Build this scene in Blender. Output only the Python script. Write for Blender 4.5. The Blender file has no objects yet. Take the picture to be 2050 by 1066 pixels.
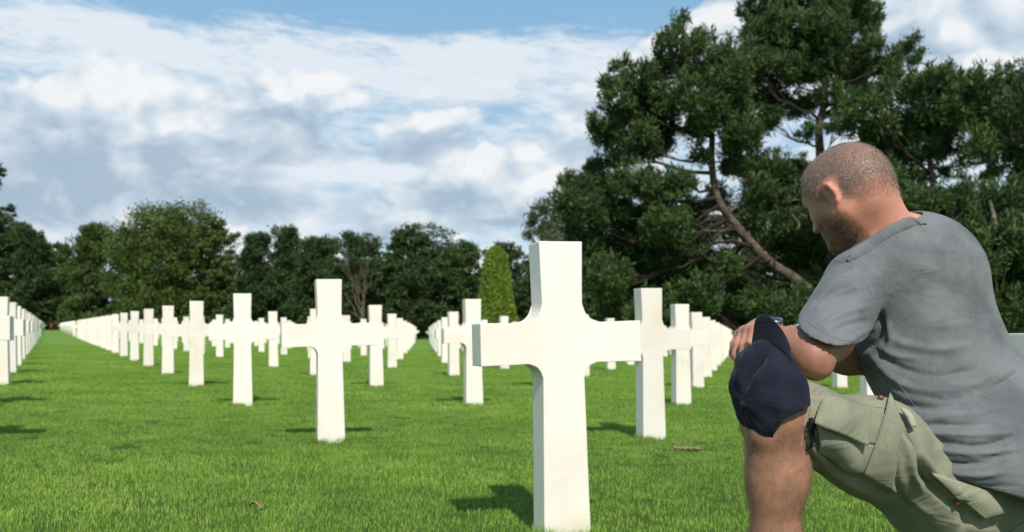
import bpy, bmesh, math, random
import numpy as np
from mathutils import Vector, Matrix, Euler
from mathutils.bvhtree import BVHTree

random.seed(7)
rng = np.random.default_rng(11)
R = math.radians
scene = bpy.context.scene
col = scene.collection

# ------------------------------------------------------------------ camera
F = 1800.0                      # focal length in photo pixels (2050 wide)
SHIFT = 71.0
CAMZ = 0.7245
SLOPE = -0.032                  # the lawn falls gently to the right
cam_d = bpy.data.cameras.new('camera')
cam = bpy.data.objects.new('camera', cam_d)
col.objects.link(cam)
scene.camera = cam
cam_d.sensor_fit = 'HORIZONTAL'
cam_d.sensor_width = 36.0
cam_d.lens = 36.0 * F / 2050.0
cam_d.shift_y = SHIFT / 2050.0
cam_d.clip_start = 0.05
cam_d.clip_end = 3000
cam_d.dof.use_dof = True
cam_d.dof.focus_distance = 2.12
cam_d.dof.aperture_fstop = 5.2
ROLL = R(-0.9)
Mrot = Matrix.Rotation(R(90 + 2.0), 3, 'X') @ Matrix.Rotation(ROLL, 3, 'Z')
CAM = Vector((0, 0, CAMZ))
cam.matrix_world = Matrix.Translation(CAM) @ Mrot.to_4x4()
Mnp = np.array(Mrot)


def ray(px, py):
    return Mrot @ Vector(((px - 1025) / F, (533 + SHIFT - py) / F, -1.0))


def P(px, py, d):
    r = ray(px, py)
    return CAM + r * (d / r.y)


def project(v):                       # (n,3) world -> (n,2) photo pixels
    q = (np.asarray(v) - np.array(CAM)) @ Mnp
    return np.stack([1025 + F * q[:, 0] / -q[:, 2], 533 + SHIFT - F * q[:, 1] / -q[:, 2]], 1)


def gz(x):
    return SLOPE * x


# ------------------------------------------------------------------ node helpers
class NT:
    """tiny expression builder over a node tree"""
    def __init__(s, tree):
        s.t = tree

    def n(s, typ, **kw):
        nd = s.t.nodes.new(typ)
        for k, v in kw.items():
            setattr(nd, k, v)
        return nd

    def link(s, a, b):
        s.t.links.new(a, b)

    def put(s, sock, v):
        if isinstance(v, E):
            v = v.s
        if hasattr(v, 'links') and hasattr(v, 'node'):
            s.link(v, sock)
        else:
            sock.default_value = v

    def m(s, op, a, b=None, c=None, clamp=False):
        nd = s.n('ShaderNodeMath', operation=op, use_clamp=clamp)
        s.put(nd.inputs[0], a)
        if b is not None:
            s.put(nd.inputs[1], b)
        if c is not None:
            s.put(nd.inputs[2], c)
        return E(s, nd.outputs[0])

    def noise(s, vec, scale, detail=4, rough=.5, dist=0.0, lac=2.0):
        nd = s.n('ShaderNodeTexNoise')
        s.put(nd.inputs['Vector'], vec)
        nd.inputs['Scale'].default_value = scale
        nd.inputs['Detail'].default_value = detail
        nd.inputs['Roughness'].default_value = rough
        nd.inputs['Distortion'].default_value = dist
        nd.inputs['Lacunarity'].default_value = lac
        return E(s, nd.outputs['Fac'])

    def ramp(s, fac, stops):
        nd = s.n('ShaderNodeValToRGB')
        s.put(nd.inputs[0], fac)
        cr = nd.color_ramp
        while len(cr.elements) < len(stops):
            cr.elements.new(.5)
        for e, (p, c) in zip(cr.elements, stops):
            e.position = p
            e.color = (*c, 1)
        return nd.outputs[0]

    def mix(s, fac, a, b, mode='MIX'):
        nd = s.n('ShaderNodeMix', data_type='RGBA', blend_type=mode)
        s.put(nd.inputs[0], fac)
        for sock, v in ((nd.inputs[6], a), (nd.inputs[7], b)):
            if isinstance(v, tuple) and len(v) == 3:
                v = (*v, 1)
            s.put(sock, v)
        return nd.outputs[2]

    def sstep(s, x, lo, hi):
        nd = s.n('ShaderNodeMapRange', interpolation_type='SMOOTHSTEP')
        s.put(nd.inputs[0], x)
        nd.inputs[1].default_value = lo
        nd.inputs[2].default_value = hi
        return E(s, nd.outputs[0])

    def xyz(s, x, y, z):
        nd = s.n('ShaderNodeCombineXYZ')
        s.put(nd.inputs[0], x); s.put(nd.inputs[1], y); s.put(nd.inputs[2], z)
        return nd.outputs[0]

    def bump(s, h, strength, dist, normal=None):
        nd = s.n('ShaderNodeBump')
        s.put(nd.inputs['Height'], h)
        nd.inputs['Strength'].default_value = strength
        nd.inputs['Distance'].default_value = dist
        if normal is not None:
            s.link(normal, nd.inputs['Normal'])
        return nd.outputs[0]


class E:
    def __init__(s, nt, sock):
        s.nt, s.s = nt, sock

    def __add__(s, o): return s.nt.m('ADD', s, o)
    __radd__ = __add__
    def __mul__(s, o): return s.nt.m('MULTIPLY', s, o)
    __rmul__ = __mul__
    def __sub__(s, o): return s.nt.m('SUBTRACT', s, o)
    def __rsub__(s, o): return s.nt.m('SUBTRACT', o, s)
    def __truediv__(s, o): return s.nt.m('DIVIDE', s, o)


def new_mat(name, rough=.8, spec=.3):
    m = bpy.data.materials.new(name)
    m.use_nodes = True
    t = m.node_tree
    b = t.nodes['Principled BSDF']
    b.inputs['Roughness'].default_value = rough
    b.inputs['Specular IOR Level'].default_value = spec
    return m, NT(t), b


# ------------------------------------------------------------------ object helpers
def tag(o, label=None, cat=None, group=None, kind=None):
    for k, v in (('label', label), ('category', cat), ('group', group), ('kind', kind)):
        if v:
            o[k] = v
    return o


def empty(name, loc):
    o = bpy.data.objects.new(name, None)
    o.empty_display_size = .1
    o.location = loc
    col.objects.link(o)
    return o


def mesh_np(name, verts, faces, mat=None, smooth=False, parent=None, link=True):
    """verts (n,3); faces (m,k) int array of constant k, or a list of such arrays"""
    fl = faces if isinstance(faces, list) else [faces]
    fl = [np.asarray(f, dtype=np.int32) for f in fl if len(f)]
    me = bpy.data.meshes.new(name)
    verts = np.asarray(verts, dtype=np.float32)
    me.vertices.add(len(verts))
    me.vertices.foreach_set('co', verts.ravel())
    loops = np.concatenate([f.ravel() for f in fl])
    tot = np.concatenate([np.full(len(f), f.shape[1], dtype=np.int32) for f in fl])
    st = np.concatenate([[0], np.cumsum(tot)[:-1]]).astype(np.int32)
    me.loops.add(len(loops))
    me.loops.foreach_set('vertex_index', loops)
    me.polygons.add(len(tot))
    me.polygons.foreach_set('loop_start', st)
    me.polygons.foreach_set('loop_total', tot)
    if smooth:
        me.polygons.foreach_set('use_smooth', np.ones(len(tot), dtype=bool))
    me.update(calc_edges=True)
    if mat:
        me.materials.append(mat)
    o = bpy.data.objects.new(name, me)
    if link:
        col.objects.link(o)
    if parent:
        o.parent = parent
        o.matrix_parent_inverse = parent.matrix_world.inverted()
    return o


def child(o, parent):
    """world-space built mesh made a child of an Empty that stands at its own place"""
    o.parent = parent
    o.matrix_parent_inverse = Matrix.Translation(-Vector(parent.location)) if parent.type == 'EMPTY' else Matrix.Identity(4)
    return o


class MB:
    """collects quads / triangles of constant size for one mesh"""
    def __init__(s):
        s.v, s.q, s.t, s.n = [], [], [], 0

    def add(s, v, q=None, t=None):
        v = np.asarray(v, dtype=np.float64)
        if q is not None and len(q):
            s.q.append(np.asarray(q) + s.n)
        if t is not None and len(t):
            s.t.append(np.asarray(t) + s.n)
        s.v.append(v)
        s.n += len(v)

    def tube(s, pts, radii, sides=8, caps=True):
        pts = [Vector(p) for p in pts]
        n = len(pts)
        if not hasattr(radii, '__len__'):
            radii = [radii] * n
        t0 = (pts[1] - pts[0]).normalized()
        ref = Vector((0, 0, 1)) if abs(t0.z) < .9 else Vector((1, 0, 0))
        u = t0.cross(ref).normalized()
        out = []
        for i, p in enumerate(pts):
            a, b = pts[max(i - 1, 0)], pts[min(i + 1, n - 1)]
            t = (b - a).normalized()
            u = (u - t * u.dot(t)).normalized()
            w = t.cross(u)
            for k in range(sides):
                an = 2 * math.pi * k / sides
                out.append(p + (u * math.cos(an) + w * math.sin(an)) * radii[i])
        q = []
        for i in range(n - 1):
            for k in range(sides):
                k2 = (k + 1) % sides
                q.append((i * sides + k, i * sides + k2, (i + 1) * sides + k2, (i + 1) * sides + k))
        t = []
        if caps:
            out += [pts[0], pts[-1]]
            c0, c1 = n * sides, n * sides + 1
            for k in range(sides):
                k2 = (k + 1) % sides
                t.append((c0, k2, k))
                t.append((c1, (n - 1) * sides + k, (n - 1) * sides + k2))
        s.add([tuple(v) for v in out], q, t)

    def build(s, name, mat, parent=None, smooth=False):
        f = []
        if s.q:
            f.append(np.concatenate(s.q))
        if s.t:
            f.append(np.concatenate(s.t))
        o = mesh_np(name, np.concatenate(s.v), f, mat, smooth)
        if parent:
            child(o, parent)
        return o


def spline(pts, n):
    """Catmull-Rom through the points"""
    pts = [Vector(p) for p in pts]
    P_ = [pts[0] * 2 - pts[1]] + pts + [pts[-1] * 2 - pts[-2]]
    out = []
    m = len(pts) - 1
    for i in range(n):
        f = i / (n - 1) * m
        k = min(int(f), m - 1)
        t = f - k
        a, b, c, d = P_[k:k + 4]
        out.append(.5 * ((2 * b) + (c - a) * t + (2 * a - 5 * b + 4 * c - d) * t * t + (3 * b - a - 3 * c + d) * t ** 3))
    return out


# ------------------------------------------------------------------ sky and sun
SUN_H = Vector((0.20, -0.98))       # horizontal direction towards the sun
SUN_EL = R(46.0)
sund = bpy.data.lights.new('sun', 'SUN')
sund.energy = 5.0
sund.angle = R(0.53)
sund.color = (1.0, .94, .85)
sun = bpy.data.objects.new('sun', sund)
col.objects.link(sun)
sdir = Vector((SUN_H.x * math.cos(SUN_EL), SUN_H.y * math.cos(SUN_EL), math.sin(SUN_EL)))
sun.rotation_euler = sdir.to_track_quat('Z', 'Y').to_euler()
sun.location = sdir * 30

world = bpy.data.worlds.new('World')
scene.world = world
world.use_nodes = True
wt = world.node_tree
N = NT(wt)
bg = wt.nodes['Background']
SKY = 0.1
bg.inputs['Strength'].default_value = SKY
sky = N.n('ShaderNodeTexSky', sky_type='NISHITA')
sky.sun_disc = False
sky.sun_elevation = SUN_EL
sky.sun_rotation = math.atan2(SUN_H.x, SUN_H.y)
sky.air_density = 1.0
sky.dust_density = .4
sky.ozone_density = 1.5
tc = N.n('ShaderNodeTexCoord')
sx = N.n('ShaderNodeSeparateXYZ')
N.link(tc.outputs['Generated'], sx.inputs[0])
dx, dy, dz = [E(N, sx.outputs[i]) for i in range(3)]
az = N.m('ARCTAN2', dx, dy)
hor = N.m('SQRT', dx * dx + dy * dy + 1e-5)
el = N.m('MINIMUM', dz / hor, 3.0)


def sk(px, py):                        # photo pixel -> (azimuth, elevation slope)
    r = ray(px, py)
    return math.atan2(r.x, r.y), r.z / math.hypot(r.x, r.y)


def blob(px, py, rx, ry, amp, rot=0.0):
    a, e = sk(px, py)
    u, v = az - a, el - e
    c, s_ = math.cos(rot), math.sin(rot)
    uu = (u * c + v * s_) * (F / rx)
    vv = (v * c - u * s_) * (F / ry)
    return N.m('EXPONENT', (uu * uu + vv * vv) * -1.0) * amp


# cloud coordinates: flattened towards the horizon, like a real cloud deck
cx = az * 1.0
persp = N.m('DIVIDE', 1.0, N.m('MAXIMUM', el + .22, .1))
cv = N.xyz(cx * 1.25, el * 1.75, 0.0)
cvo = N.xyz(cx * 1.25 + .016, el * 1.75 + .040, 0.0)      # sampled a little towards the light
# soft warp
wn = N.n('ShaderNodeTexNoise'); N.link(cv, wn.inputs['Vector']); wn.inputs['Scale'].default_value = 6; wn.inputs['Detail'].default_value = 3


def warp(v, amt):
    a = N.n('ShaderNodeVectorMath', operation='MULTIPLY_ADD')
    N.link(wn.outputs['Color'], a.inputs[0]); a.inputs[1].default_value = (amt, amt, amt); N.link(v, a.inputs[2])
    return a.outputs[0]


def puff(v):
    nd = N.n('ShaderNodeTexVoronoi', feature='SMOOTH_F1', voronoi_dimensions='2D')
    N.link(v, nd.inputs['Vector'])
    nd.inputs['Scale'].default_value = 7.0
    nd.inputs['Detail'].default_value = 3.0
    nd.inputs['Roughness'].default_value = .55
    nd.inputs['Smoothness'].default_value = .55
    return 1.0 - E(N, nd.outputs['Distance'])


n1 = N.noise(warp(cv, .07), 4.6, 8, .50) * .72 + puff(warp(cv, .10)) * .33 - .04
n2 = N.noise(warp(cvo, .07), 4.6, 8, .50) * .72 + puff(warp(cvo, .10)) * .33 - .04
# where the cumulus bodies lie in the photo
bias = (blob(230, 215, 330, 75, .34, .12) + blob(860, 215, 190, 60, .26) + blob(560, 210, 120, 50, .16)
        + blob(40, 290, 200, 70, .22) + blob(400, 300, 500, 45, .20) + blob(1350, 160, 210, 120, .60, .5) + blob(1180, 240, 80, 70, .3)
        + blob(1980, 80, 330, 200, .60) + blob(1450, 60, 120, 60, .3)
        + blob(640, 420, 900, 70, .26) + blob(80, 420, 300, 90, .16) + blob(1000, 330, 330, 50, .2)
        - blob(520, 335, 190, 30, .16, -.1) - blob(870, 345, 130, 22, .20) - blob(690, 235, 60, 16, .25)
        - blob(700, -10, 700, 70, .45) - blob(1250, 30, 140, 50, .45) - blob(1080, 120, 160, 90, .14)
        + N.sstep(el, .16, .02) * .10 + blob(350, 330, 900, 190, .10))
dens = N.sstep(n1 + bias, .50, .65)
# shading of the cumulus: lit crowns, blue-grey bases
emb = (n1 - n2) * 3.4
low = (blob(230, 290, 420, 50, .30) + blob(860, 275, 230, 35, .22) + blob(640, 400, 1000, 80, .20) + blob(60, 330, 260, 60, .15)
       - blob(1320, 130, 230, 120, .30) - blob(240, 170, 270, 40, .28, .12) - blob(880, 190, 170, 30, .20) - blob(1950, 90, 300, 150, .02))
fine = N.noise(warp(cv, .08), 22, 6, .55)
lit = N.m('ADD', emb - low * 1.35 + .62 + (fine - .5) * .55, 0.0, clamp=True)
ccol = N.ramp(lit, [(0.0, (.38, .50, .62)), (.35, (.52, .62, .73)), (.62, (.66, .75, .83)), (1.0, (.93, .94, .95))])
# thin high veil: small dappled streaks
vv2 = N.xyz(cx * 2.0 + el * .9, el * 6.5, 3.0)
veil = N.noise(warp(vv2, .10), 5.0, 10, .62)
vein = N.noise(warp(vv2, .12), 24.0, 5, .6)
vb = (blob(560, 130, 900, 75, .26) + blob(520, 335, 260, 40, .22) + blob(870, 345, 160, 30, .22) + blob(1100, 120, 230, 70, .16)
      - blob(700, -10, 650, 55, .34) - blob(1300, 20, 150, 60, .15) + blob(200, 60, 260, 50, .10) + N.sstep(el, .30, .12) * .14)
va = N.sstep(veil + vb + (vein - .5) * .32, .42, .80)
scl = 1.0 / SKY


def sc3(c):
    return tuple(x * scl for x in c)


skyc = N.n('ShaderNodeVectorMath', operation='MULTIPLY')
N.link(sky.outputs[0], skyc.inputs[0])
skyc.inputs[1].default_value = (.80, 1.0, 1.05)
topb = N.mix(N.sstep(el, .10, .5), sc3((.46, .66, .82)), sc3((.22, .47, .74)))
base = N.mix(.80, skyc.outputs[0], topb)
c1 = N.mix(va * .93, base, sc3((.80, .86, .92)))
cs = N.n('ShaderNodeVectorMath', operation='SCALE')
N.link(ccol, cs.inputs[0]); cs.inputs['Scale'].default_value = scl
far = N.sstep(el, 1.1, .55)            # the deck thins out overhead
front = N.m('MAXIMUM', far * .9, .0)
c2 = N.mix(dens * front, c1, cs.outputs[0])
c3 = N.mix(N.sstep(el, .75, 1.6) * .55, c2, sc3((.10, .19, .33)))
N.link(c3, bg.inputs['Color'])
scene.view_settings.view_transform = 'Standard'
scene.view_settings.look = 'None'
scene.view_settings.exposure = 0
scene.cycles.max_bounces = 6
scene.cycles.transparent_max_bounces = 8

# ------------------------------------------------------------------ materials of the setting
grass_m, G, gb = new_mat('lawn_grass', .55, .25)
geo = G.n('ShaderNodeNewGeometry')
pos = geo.outputs['Position']
big = G.noise(pos, .8, 5, .65)
mid = G.noise(pos, 3.6, 5, .7)
g1 = G.ramp(mid * .5 + big * .5, [(.33, (.085, .170, .028)), (.44, (.160, .295, .042)), (.54, (.245, .400, .060)), (.66, (.40, .49, .11))])
isl = E(G, geo.outputs['Random Per Island'])
g2 = G.mix(G.sstep(isl, .2, 1.0) * .55, g1, (.23, .40, .06), 'MIX')
g3 = G.mix(G.sstep(isl, .955, .99) * .9, g2, (.36, .30, .13))
G.link(g3, gb.inputs['Base Color'])
tr = G.n('ShaderNodeBsdfTranslucent')
G.link(G.mix(.5, g3, (.36, .50, .05)), tr.inputs['Color'])
ms = G.n('ShaderNodeMixShader'); ms.inputs[0].default_value = .33
out = grass_m.node_tree.nodes['Material Output']
G.link(gb.outputs[0], ms.inputs[1]); G.link(tr.outputs[0], ms.inputs[2]); G.link(ms.outputs[0], out.inputs[0])

ground_m, G, gb = new_mat('lawn_soil', .9, .1)
geo = G.n('ShaderNodeNewGeometry')
pos = geo.outputs['Position']
sp = G.n('ShaderNodeSeparateXYZ'); G.link(pos, sp.inputs[0])
big = G.noise(pos, .55, 5, .6)
mid = G.noise(pos, 3.2, 5, .65)
st = G.xyz(E(G, sp.outputs[0]) * 1.0, E(G, sp.outputs[1]) * .35, 0.0)
mow = G.noise(st, .5, 3, .5)
g1 = G.ramp(mid * .45 + big * .35 + mow * .2, [(.30, (.075, .165, .026)), (.46, (.120, .225, .036)), (.58, (.160, .265, .046)), (.72, (.23, .31, .07))])
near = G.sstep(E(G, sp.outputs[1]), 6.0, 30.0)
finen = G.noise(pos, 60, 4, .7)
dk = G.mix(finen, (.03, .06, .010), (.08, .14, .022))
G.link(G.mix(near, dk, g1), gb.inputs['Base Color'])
G.link(G.bump(finen, .6, .03), gb.inputs['Normal'])

marble_m, G, mb_ = new_mat('white_marble', .42, .35)
oi = G.n('ShaderNodeObjectInfo')
tcn = G.n('ShaderNodeTexCoord')
off = G.n('ShaderNodeVectorMath', operation='MULTIPLY_ADD')
G.link(oi.outputs['Random'], off.inputs[0]); off.inputs[1].default_value = (37, 51, 23); G.link(tcn.outputs['Object'], off.inputs[2])
ov = off.outputs[0]
pn = G.noise(ov, 2.3, 4, .55, .6)
vn = G.n('ShaderNodeMapping'); vn.inputs['Scale'].default_value = (2.6, 2.6, 1.0); vn.inputs['Rotation'].default_value = (.2, .5, .1)
G.link(ov, vn.inputs['Vector'])
vnn = G.noise(vn.outputs[0], 3.2, 8, .62, 1.3)
vein = G.m('ABSOLUTE', vnn - .5)
vmask = G.sstep(vein, .045, .0) * G.sstep(E(G, oi.outputs['Random']), .35, .95) * G.sstep(pn, .42, .62)
warm = G.ramp(pn, [(.36, (.80, .765, .70)), (.55, (.79, .74, .65)), (.72, (.77, .68, .55))])
c = G.mix(vmask * .45, warm, (.55, .56, .57))
spz = G.n('ShaderNodeSeparateXYZ'); G.link(tcn.outputs['Object'], spz.inputs[0])
z = E(G, spz.outputs[2])
dirt = G.sstep(z + G.noise(ov, 14, 5, .6) * .10, .13, .02) * .55
c = G.mix(dirt, c, (.44, .44, .36))
soil2 = G.noise(ov, 45, 3, .7)
c = G.mix(G.sstep(soil2, .70, .80) * .22, c, (.60, .57, .50))
c = G.mix(G.sstep(G.m('ABSOLUTE', z - .70), .10, .02) * G.sstep(pn, .5, .7) * .5, c, (.78, .70, .58))
c = G.mix(1.0, c, G.ramp(E(G, oi.outputs['Random']), [(0, (.88, .88, .87)), (.5, (1, 1, 1)), (1, (.96, .94, .90))]), 'MULTIPLY')
st2 = G.n('ShaderNodeMapping'); st2.inputs['Scale'].default_value = (9, 9, 1.2)
G.link(ov, st2.inputs['Vector'])
c = G.mix(G.sstep(G.noise(st2.outputs[0], 2.0, 5, .6), .55, .75) * .22, c, (.60, .55, .46))
G.link(c, mb_.inputs['Base Color'])
mb_.inputs['Subsurface Weight'].default_value = .30
mb_.inputs['Subsurface Radius'].default_value = (.02, .016, .012)
mb_.inputs['Subsurface Scale'].default_value = .6
G.link(G.bump(G.noise(ov, 90, 4, .6) + G.noise(ov, 9, 3, .5) * .8, .12, .004), mb_.inputs['Normal'])

# ------------------------------------------------------------------ ground
xs = np.linspace(-900, 900, 91); ys = np.concatenate([np.linspace(-40, 200, 61), np.linspace(240, 1500, 30)])
gx, gy = np.meshgrid(xs, ys)
gzv = SLOPE * gx - 0.0
V = np.stack([gx.ravel(), gy.ravel(), gzv.ravel()], 1)
nx = len(xs)
ii, jj = np.meshgrid(np.arange(nx - 1), np.arange(len(ys) - 1))
b0 = (jj * nx + ii).ravel()
gnd = mesh_np('lawn', V, np.stack([b0, b0 + 1, b0 + nx + 1, b0 + nx], 1), ground_m)
tag(gnd, kind='structure')

# ------------------------------------------------------------------ the crosses
H = 1.05
PHI = 0.31


def cross_mesh(name, detail):
    pts = []
    def arc(cx_, cz_, r, a0, a1, n):
        for i in range(n + 1):
            a = a0 + (a1 - a0) * i / n
            pts.append((cx_ + r * math.cos(a), cz_ + r * math.sin(a)))
    n = 8 if detail else 3
    w = .0715
    r1, r2 = .048, .062
    pts.append((.084, -.06))
    arc(w + .0015 + r1, .592 - r1, r1, math.pi, math.pi / 2, n)      # under the arm
    pts.append((.287, .588)); pts.append((.287, .729))
    arc(w + r2, .727 + r2, r2, 1.5 * math.pi, math.pi, n)           # above the arm
    pts.append((.0775, 1.0))
    left = [(-x, z_) for x, z_ in reversed(pts)]
    poly = pts + left
    bm = bmesh.new()
    t = .055
    fr = [bm.verts.new((x * H, -t * H, z_ * H)) for x, z_ in poly]
    bk = [bm.verts.new((x * H, t * H, z_ * H)) for x, z_ in poly]
    bm.faces.new(fr)
    bm.faces.new(list(reversed(bk)))
    k = len(poly)
    for i in range(k):
        j = (i + 1) % k
        bm.faces.new((fr[j], fr[i], bk[i], bk[j]))
    if detail:
        bmesh.ops.bevel(bm, geom=[e for e in bm.edges if abs(abs(e.verts[0].co.y - e.verts[1].co.y)) < 1e-6 or
                                  abs(e.verts[0].co.x) > .28 * H or e.verts[0].co.z > .99 * H],
                        offset=.0035, segments=2, profile=.6, affect='EDGES')
    bmesh.ops.recalc_face_normals(bm, faces=bm.faces)
    me = bpy.data.meshes.new(name)
    bm.to_mesh(me)
    bm.free()
    me.materials.append(marble_m)
    return me


me_near, me_far = cross_mesh('marble_cross', True), cross_mesh('marble_cross_far', False)
A0 = (0.165, 3.22)
U = (-1.351, 2.614)
W = (.7875, 3.07)
ORD = ['zeroth', 'first', 'second', 'third', 'fourth', 'fifth', 'sixth', 'seventh', 'eighth', 'ninth', 'tenth', 'eleventh', 'twelfth', 'thirteenth',
       'fourteenth', 'fifteenth', 'sixteenth', 'seventeenth', 'eighteenth', 'nineteenth', 'twentieth']


def ordn(n):
    if n < len(ORD):
        return ORD[n]
    return '%d%s' % (n, {1: 'st', 2: 'nd', 3: 'rd'}.get(n % 10 if n % 100 not in (11, 12, 13) else 0, 'th'))


CUSTOM = {
    (0, 0): 'largest white marble cross in front, bare shaft running off the bottom edge of the photo',
    (1, 0): 'grey-veined white marble cross standing alone left of the large front cross',
    (2, 0): 'white marble cross just left of the grey-veined one, arm tip behind it',
    (3, 0): 'white marble cross fourth in the long line receding left from the front cross',
    (0, 1): 'white marble cross overlapping the right arm tip of the large front cross',
    (0, 2): 'second white marble cross right of the front cross, half behind its neighbour',
    (0, 3): 'third white marble cross right of the front cross, towards the man\'s hand',
    (1, 1): 'white marble cross just left of the front cross, behind its left arm tip',
    (2, 1): 'white marble cross directly right of and behind the grey-veined cross',
    (4, -1): 'white marble cross cut by the left edge of the photo, nearest in that edge row',
    (-1, 1): 'white marble cross at the right edge behind the kneeling man, only its arm tip showing',
    (-1, 2): 'white marble cross hidden mostly behind the kneeling man\'s back',
}
cand = []
for a in range(-60, 80):
    for b in range(-60, 60):
        x, y = A0[0] + a * U[0] + b * W[0], A0[1] + a * U[1] + b * W[1]
        if y < 1.8:
            continue
        ymax = 70 if x > -7 else 70 + (-7 - x)
        if y > ymax:
            continue
        if a in (20, 21):
            continue
        px = 1025 + F * x / y
        marg = 160 if y < 9 else (45 if y < 40 else 20)
        if (a, b) in ((3, -1), (2, -1)):
            marg = 1500
        if px < -marg or px > 2050 + marg * (1.3 if y < 9 else .3):
            continue
        # hidden behind the man
        cand.append((y, a, b, x, px))
cand.sort()


def hidden(px, y):                     # wholly behind the kneeling man
    hw = .3 * 1.05 / y * F
    return px - hw > 1785 and px + hw < 1995 or (px - hw > 1785 and y > 6)


vis = [c_ for c_ in cand if not hidden(c_[4], c_[0])]
indiv, rest = vis[:300], vis[300:]
rr = random.Random(3)
bases = []
for i, (y, a, b, x, px) in enumerate(indiv):
    o = bpy.data.objects.new('marble_cross', me_near if y < 16 else me_far)
    col.objects.link(o)
    if (a, b) == (0, 0):
        jx = jy = 0
        rz, ry_ = PHI, -.006
    else:
        rz, ry_ = PHI + rr.uniform(-.012, .012), rr.uniform(-.011, .007)
    o.location = (x, y, gz(x))
    o.rotation_euler = (rr.uniform(-.008, .008), ry_, rz)
    bases.append((x, y))
    lab = CUSTOM.get((a, b))
    if not lab:
        if b >= 0 and a >= 0:
            lab = 'white marble cross, %s in the %s receding line counted back from the front cross' % (ordn(a + 1), ordn(b + 1))
        elif b < 0:
            lab = 'white marble cross beyond the left aisle, %s line left, %s back' % (ordn(-b), ordn(a))
        else:
            lab = 'white marble cross, %s diagonal right of the front cross, %s back' % (ordn(-a), ordn(b))
    tag(o, lab, 'cross', 'white marble crosses set out across the lawn')
# everything farther: one mass
vv, ff = [], []
me = me_far
cv_ = np.array([v.co[:] for v in me.vertices])
mbf = MB()
tris = []
me.calc_loop_triangles()
tr_ = np.array([t.vertices[:] for t in me.loop_triangles])
cph, sph = math.cos(PHI), math.sin(PHI)
for (y, a, b, x, px) in rest:
    v = cv_.copy()
    xr = v[:, 0] * cph - v[:, 1] * sph + x
    yr = v[:, 0] * sph + v[:, 1] * cph + y
    mbf.add(np.stack([xr, yr, v[:, 2] + gz(x)], 1), None, tr_)
fo = mbf.build('distant_marble_crosses', marble_m)
tag(fo, 'mass of small distant white crosses filling the far lawn before the trees', 'crosses', None, 'stuff')

# ------------------------------------------------------------------ grass blades (one uncountable mass)
def blade_tile(name, n, size, hmin, hmax, w, long_=False):
    p = rng.uniform(-size / 2, size / 2, (n, 2))
    h = rng.uniform(hmin, hmax, n)
    th = rng.uniform(0, 2 * math.pi, n)
    lean = rng.uniform(.15, .95, n) * h
    d = np.stack([np.cos(th), np.sin(th)], 1)
    s_ = np.stack([-np.sin(th + rng.uniform(-.6, .6, n)), np.cos(th)], 1)
    ww = (w * rng.uniform(.6, 1.3, n))[:, None]
    z0 = np.full((n, 1), -.01)
    v = np.zeros((n, 5, 3))
    v[:, 0, :2] = p - s_ * ww / 2; v[:, 1, :2] = p + s_ * ww / 2; v[:, 0:2, 2] = z0
    m_ = p + d * (lean * .35)[:, None]
    v[:, 2, :2] = m_ - s_ * ww * .42; v[:, 3, :2] = m_ + s_ * ww * .42; v[:, 2:4, 2] = (h * .62)[:, None]
    v[:, 4, :2] = p + d * lean[:, None]; v[:, 4, 2] = h
    b_ = (np.arange(n) * 5)[:, None]
    q = b_ + np.array([[0, 1, 3, 2]])
    t = b_ + np.array([[2, 3, 4]])
    return mesh_np(name, v.reshape(-1, 3), [q, t], grass_m, link=False)


src = bpy.data.collections.new('blade_sources')
S = .36
kinds = []
for i in range(5):
    src.objects.link(blade_tile('blades_%d' % i, 1800, S * 1.15, .010, .021, .0020))
for i in range(5, 8):
    src.objects.link(blade_tile('blades_%d' % i, 800, S * 1.15, .012, .024, .0042))
for i in range(8, 10):
    src.objects.link(blade_tile('blades_%d' % i, 60, .10, .04, .085, .0026))
pts, rots, scl_, idx = [], [], [], []
nr = random.Random(5)
tilt = Matrix.Rotation(math.atan(-SLOPE), 3, 'Y')


def put(x, y, i, s_):
    e = (tilt @ Matrix.Rotation(nr.uniform(0, 6.283), 3, 'Z')).to_euler()
    pts.append((x, y, gz(x))); rots.append(e[:]); scl_.append(s_); idx.append(i)


y = 1.2
while y < 34:
    half = .62 * y + 1.2
    step = S if y < 14 else S * 1.15
    k = int(half / step)
    for j in range(-k, k + 1):
        hh = nr.uniform(.85, 1.15) * (1.25 if (math.sin(j * .21 + 1.3 * math.sin(y * .9)) * math.cos(y * .8 + j * .05) > .55) else 1.0)
        put(j * step + nr.uniform(-.05, .05), y + nr.uniform(-.05, .05), nr.randrange(0, 5) if y < 8.5 else nr.randrange(5, 8), hh * (1.0 if y < 12 else 1.1))
    y += step
for (x, y) in bases[:60]:
    if y < 22:
        c_, s_ = math.cos(PHI), math.sin(PHI)
        for j in range(30):
            t = nr.uniform(-.115, .115); side = nr.choice((0, 0, 1, 2, 3))
            lx, ly = ((t, -.066), (t, .066), (-.098, t * .55), (.098, t * .55))[side]
            put(x + lx * c_ - ly * s_ , y + lx * s_ + ly * c_, 8 + nr.randrange(2), nr.uniform(.35, .85) * (1.15 if y < 4 and side < 1 else .8))
me = bpy.data.meshes.new('grass')
me.vertices.add(len(pts)); me.vertices.foreach_set('co', np.array(pts, dtype=np.float32).ravel())
at = me.attributes.new('rot', 'FLOAT_VECTOR', 'POINT'); at.data.foreach_set('vector', np.array(rots, dtype=np.float32).ravel())
at = me.attributes.new('scl', 'FLOAT', 'POINT'); at.data.foreach_set('value', np.array(scl_, dtype=np.float32))
at = me.attributes.new('idx', 'INT', 'POINT'); at.data.foreach_set('value', np.array(idx, dtype=np.int32))
go = bpy.data.objects.new('grass', me)
col.objects.link(go)
tag(go, 'short mown green grass blades covering the lawn', 'grass', None, 'stuff')
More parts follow.
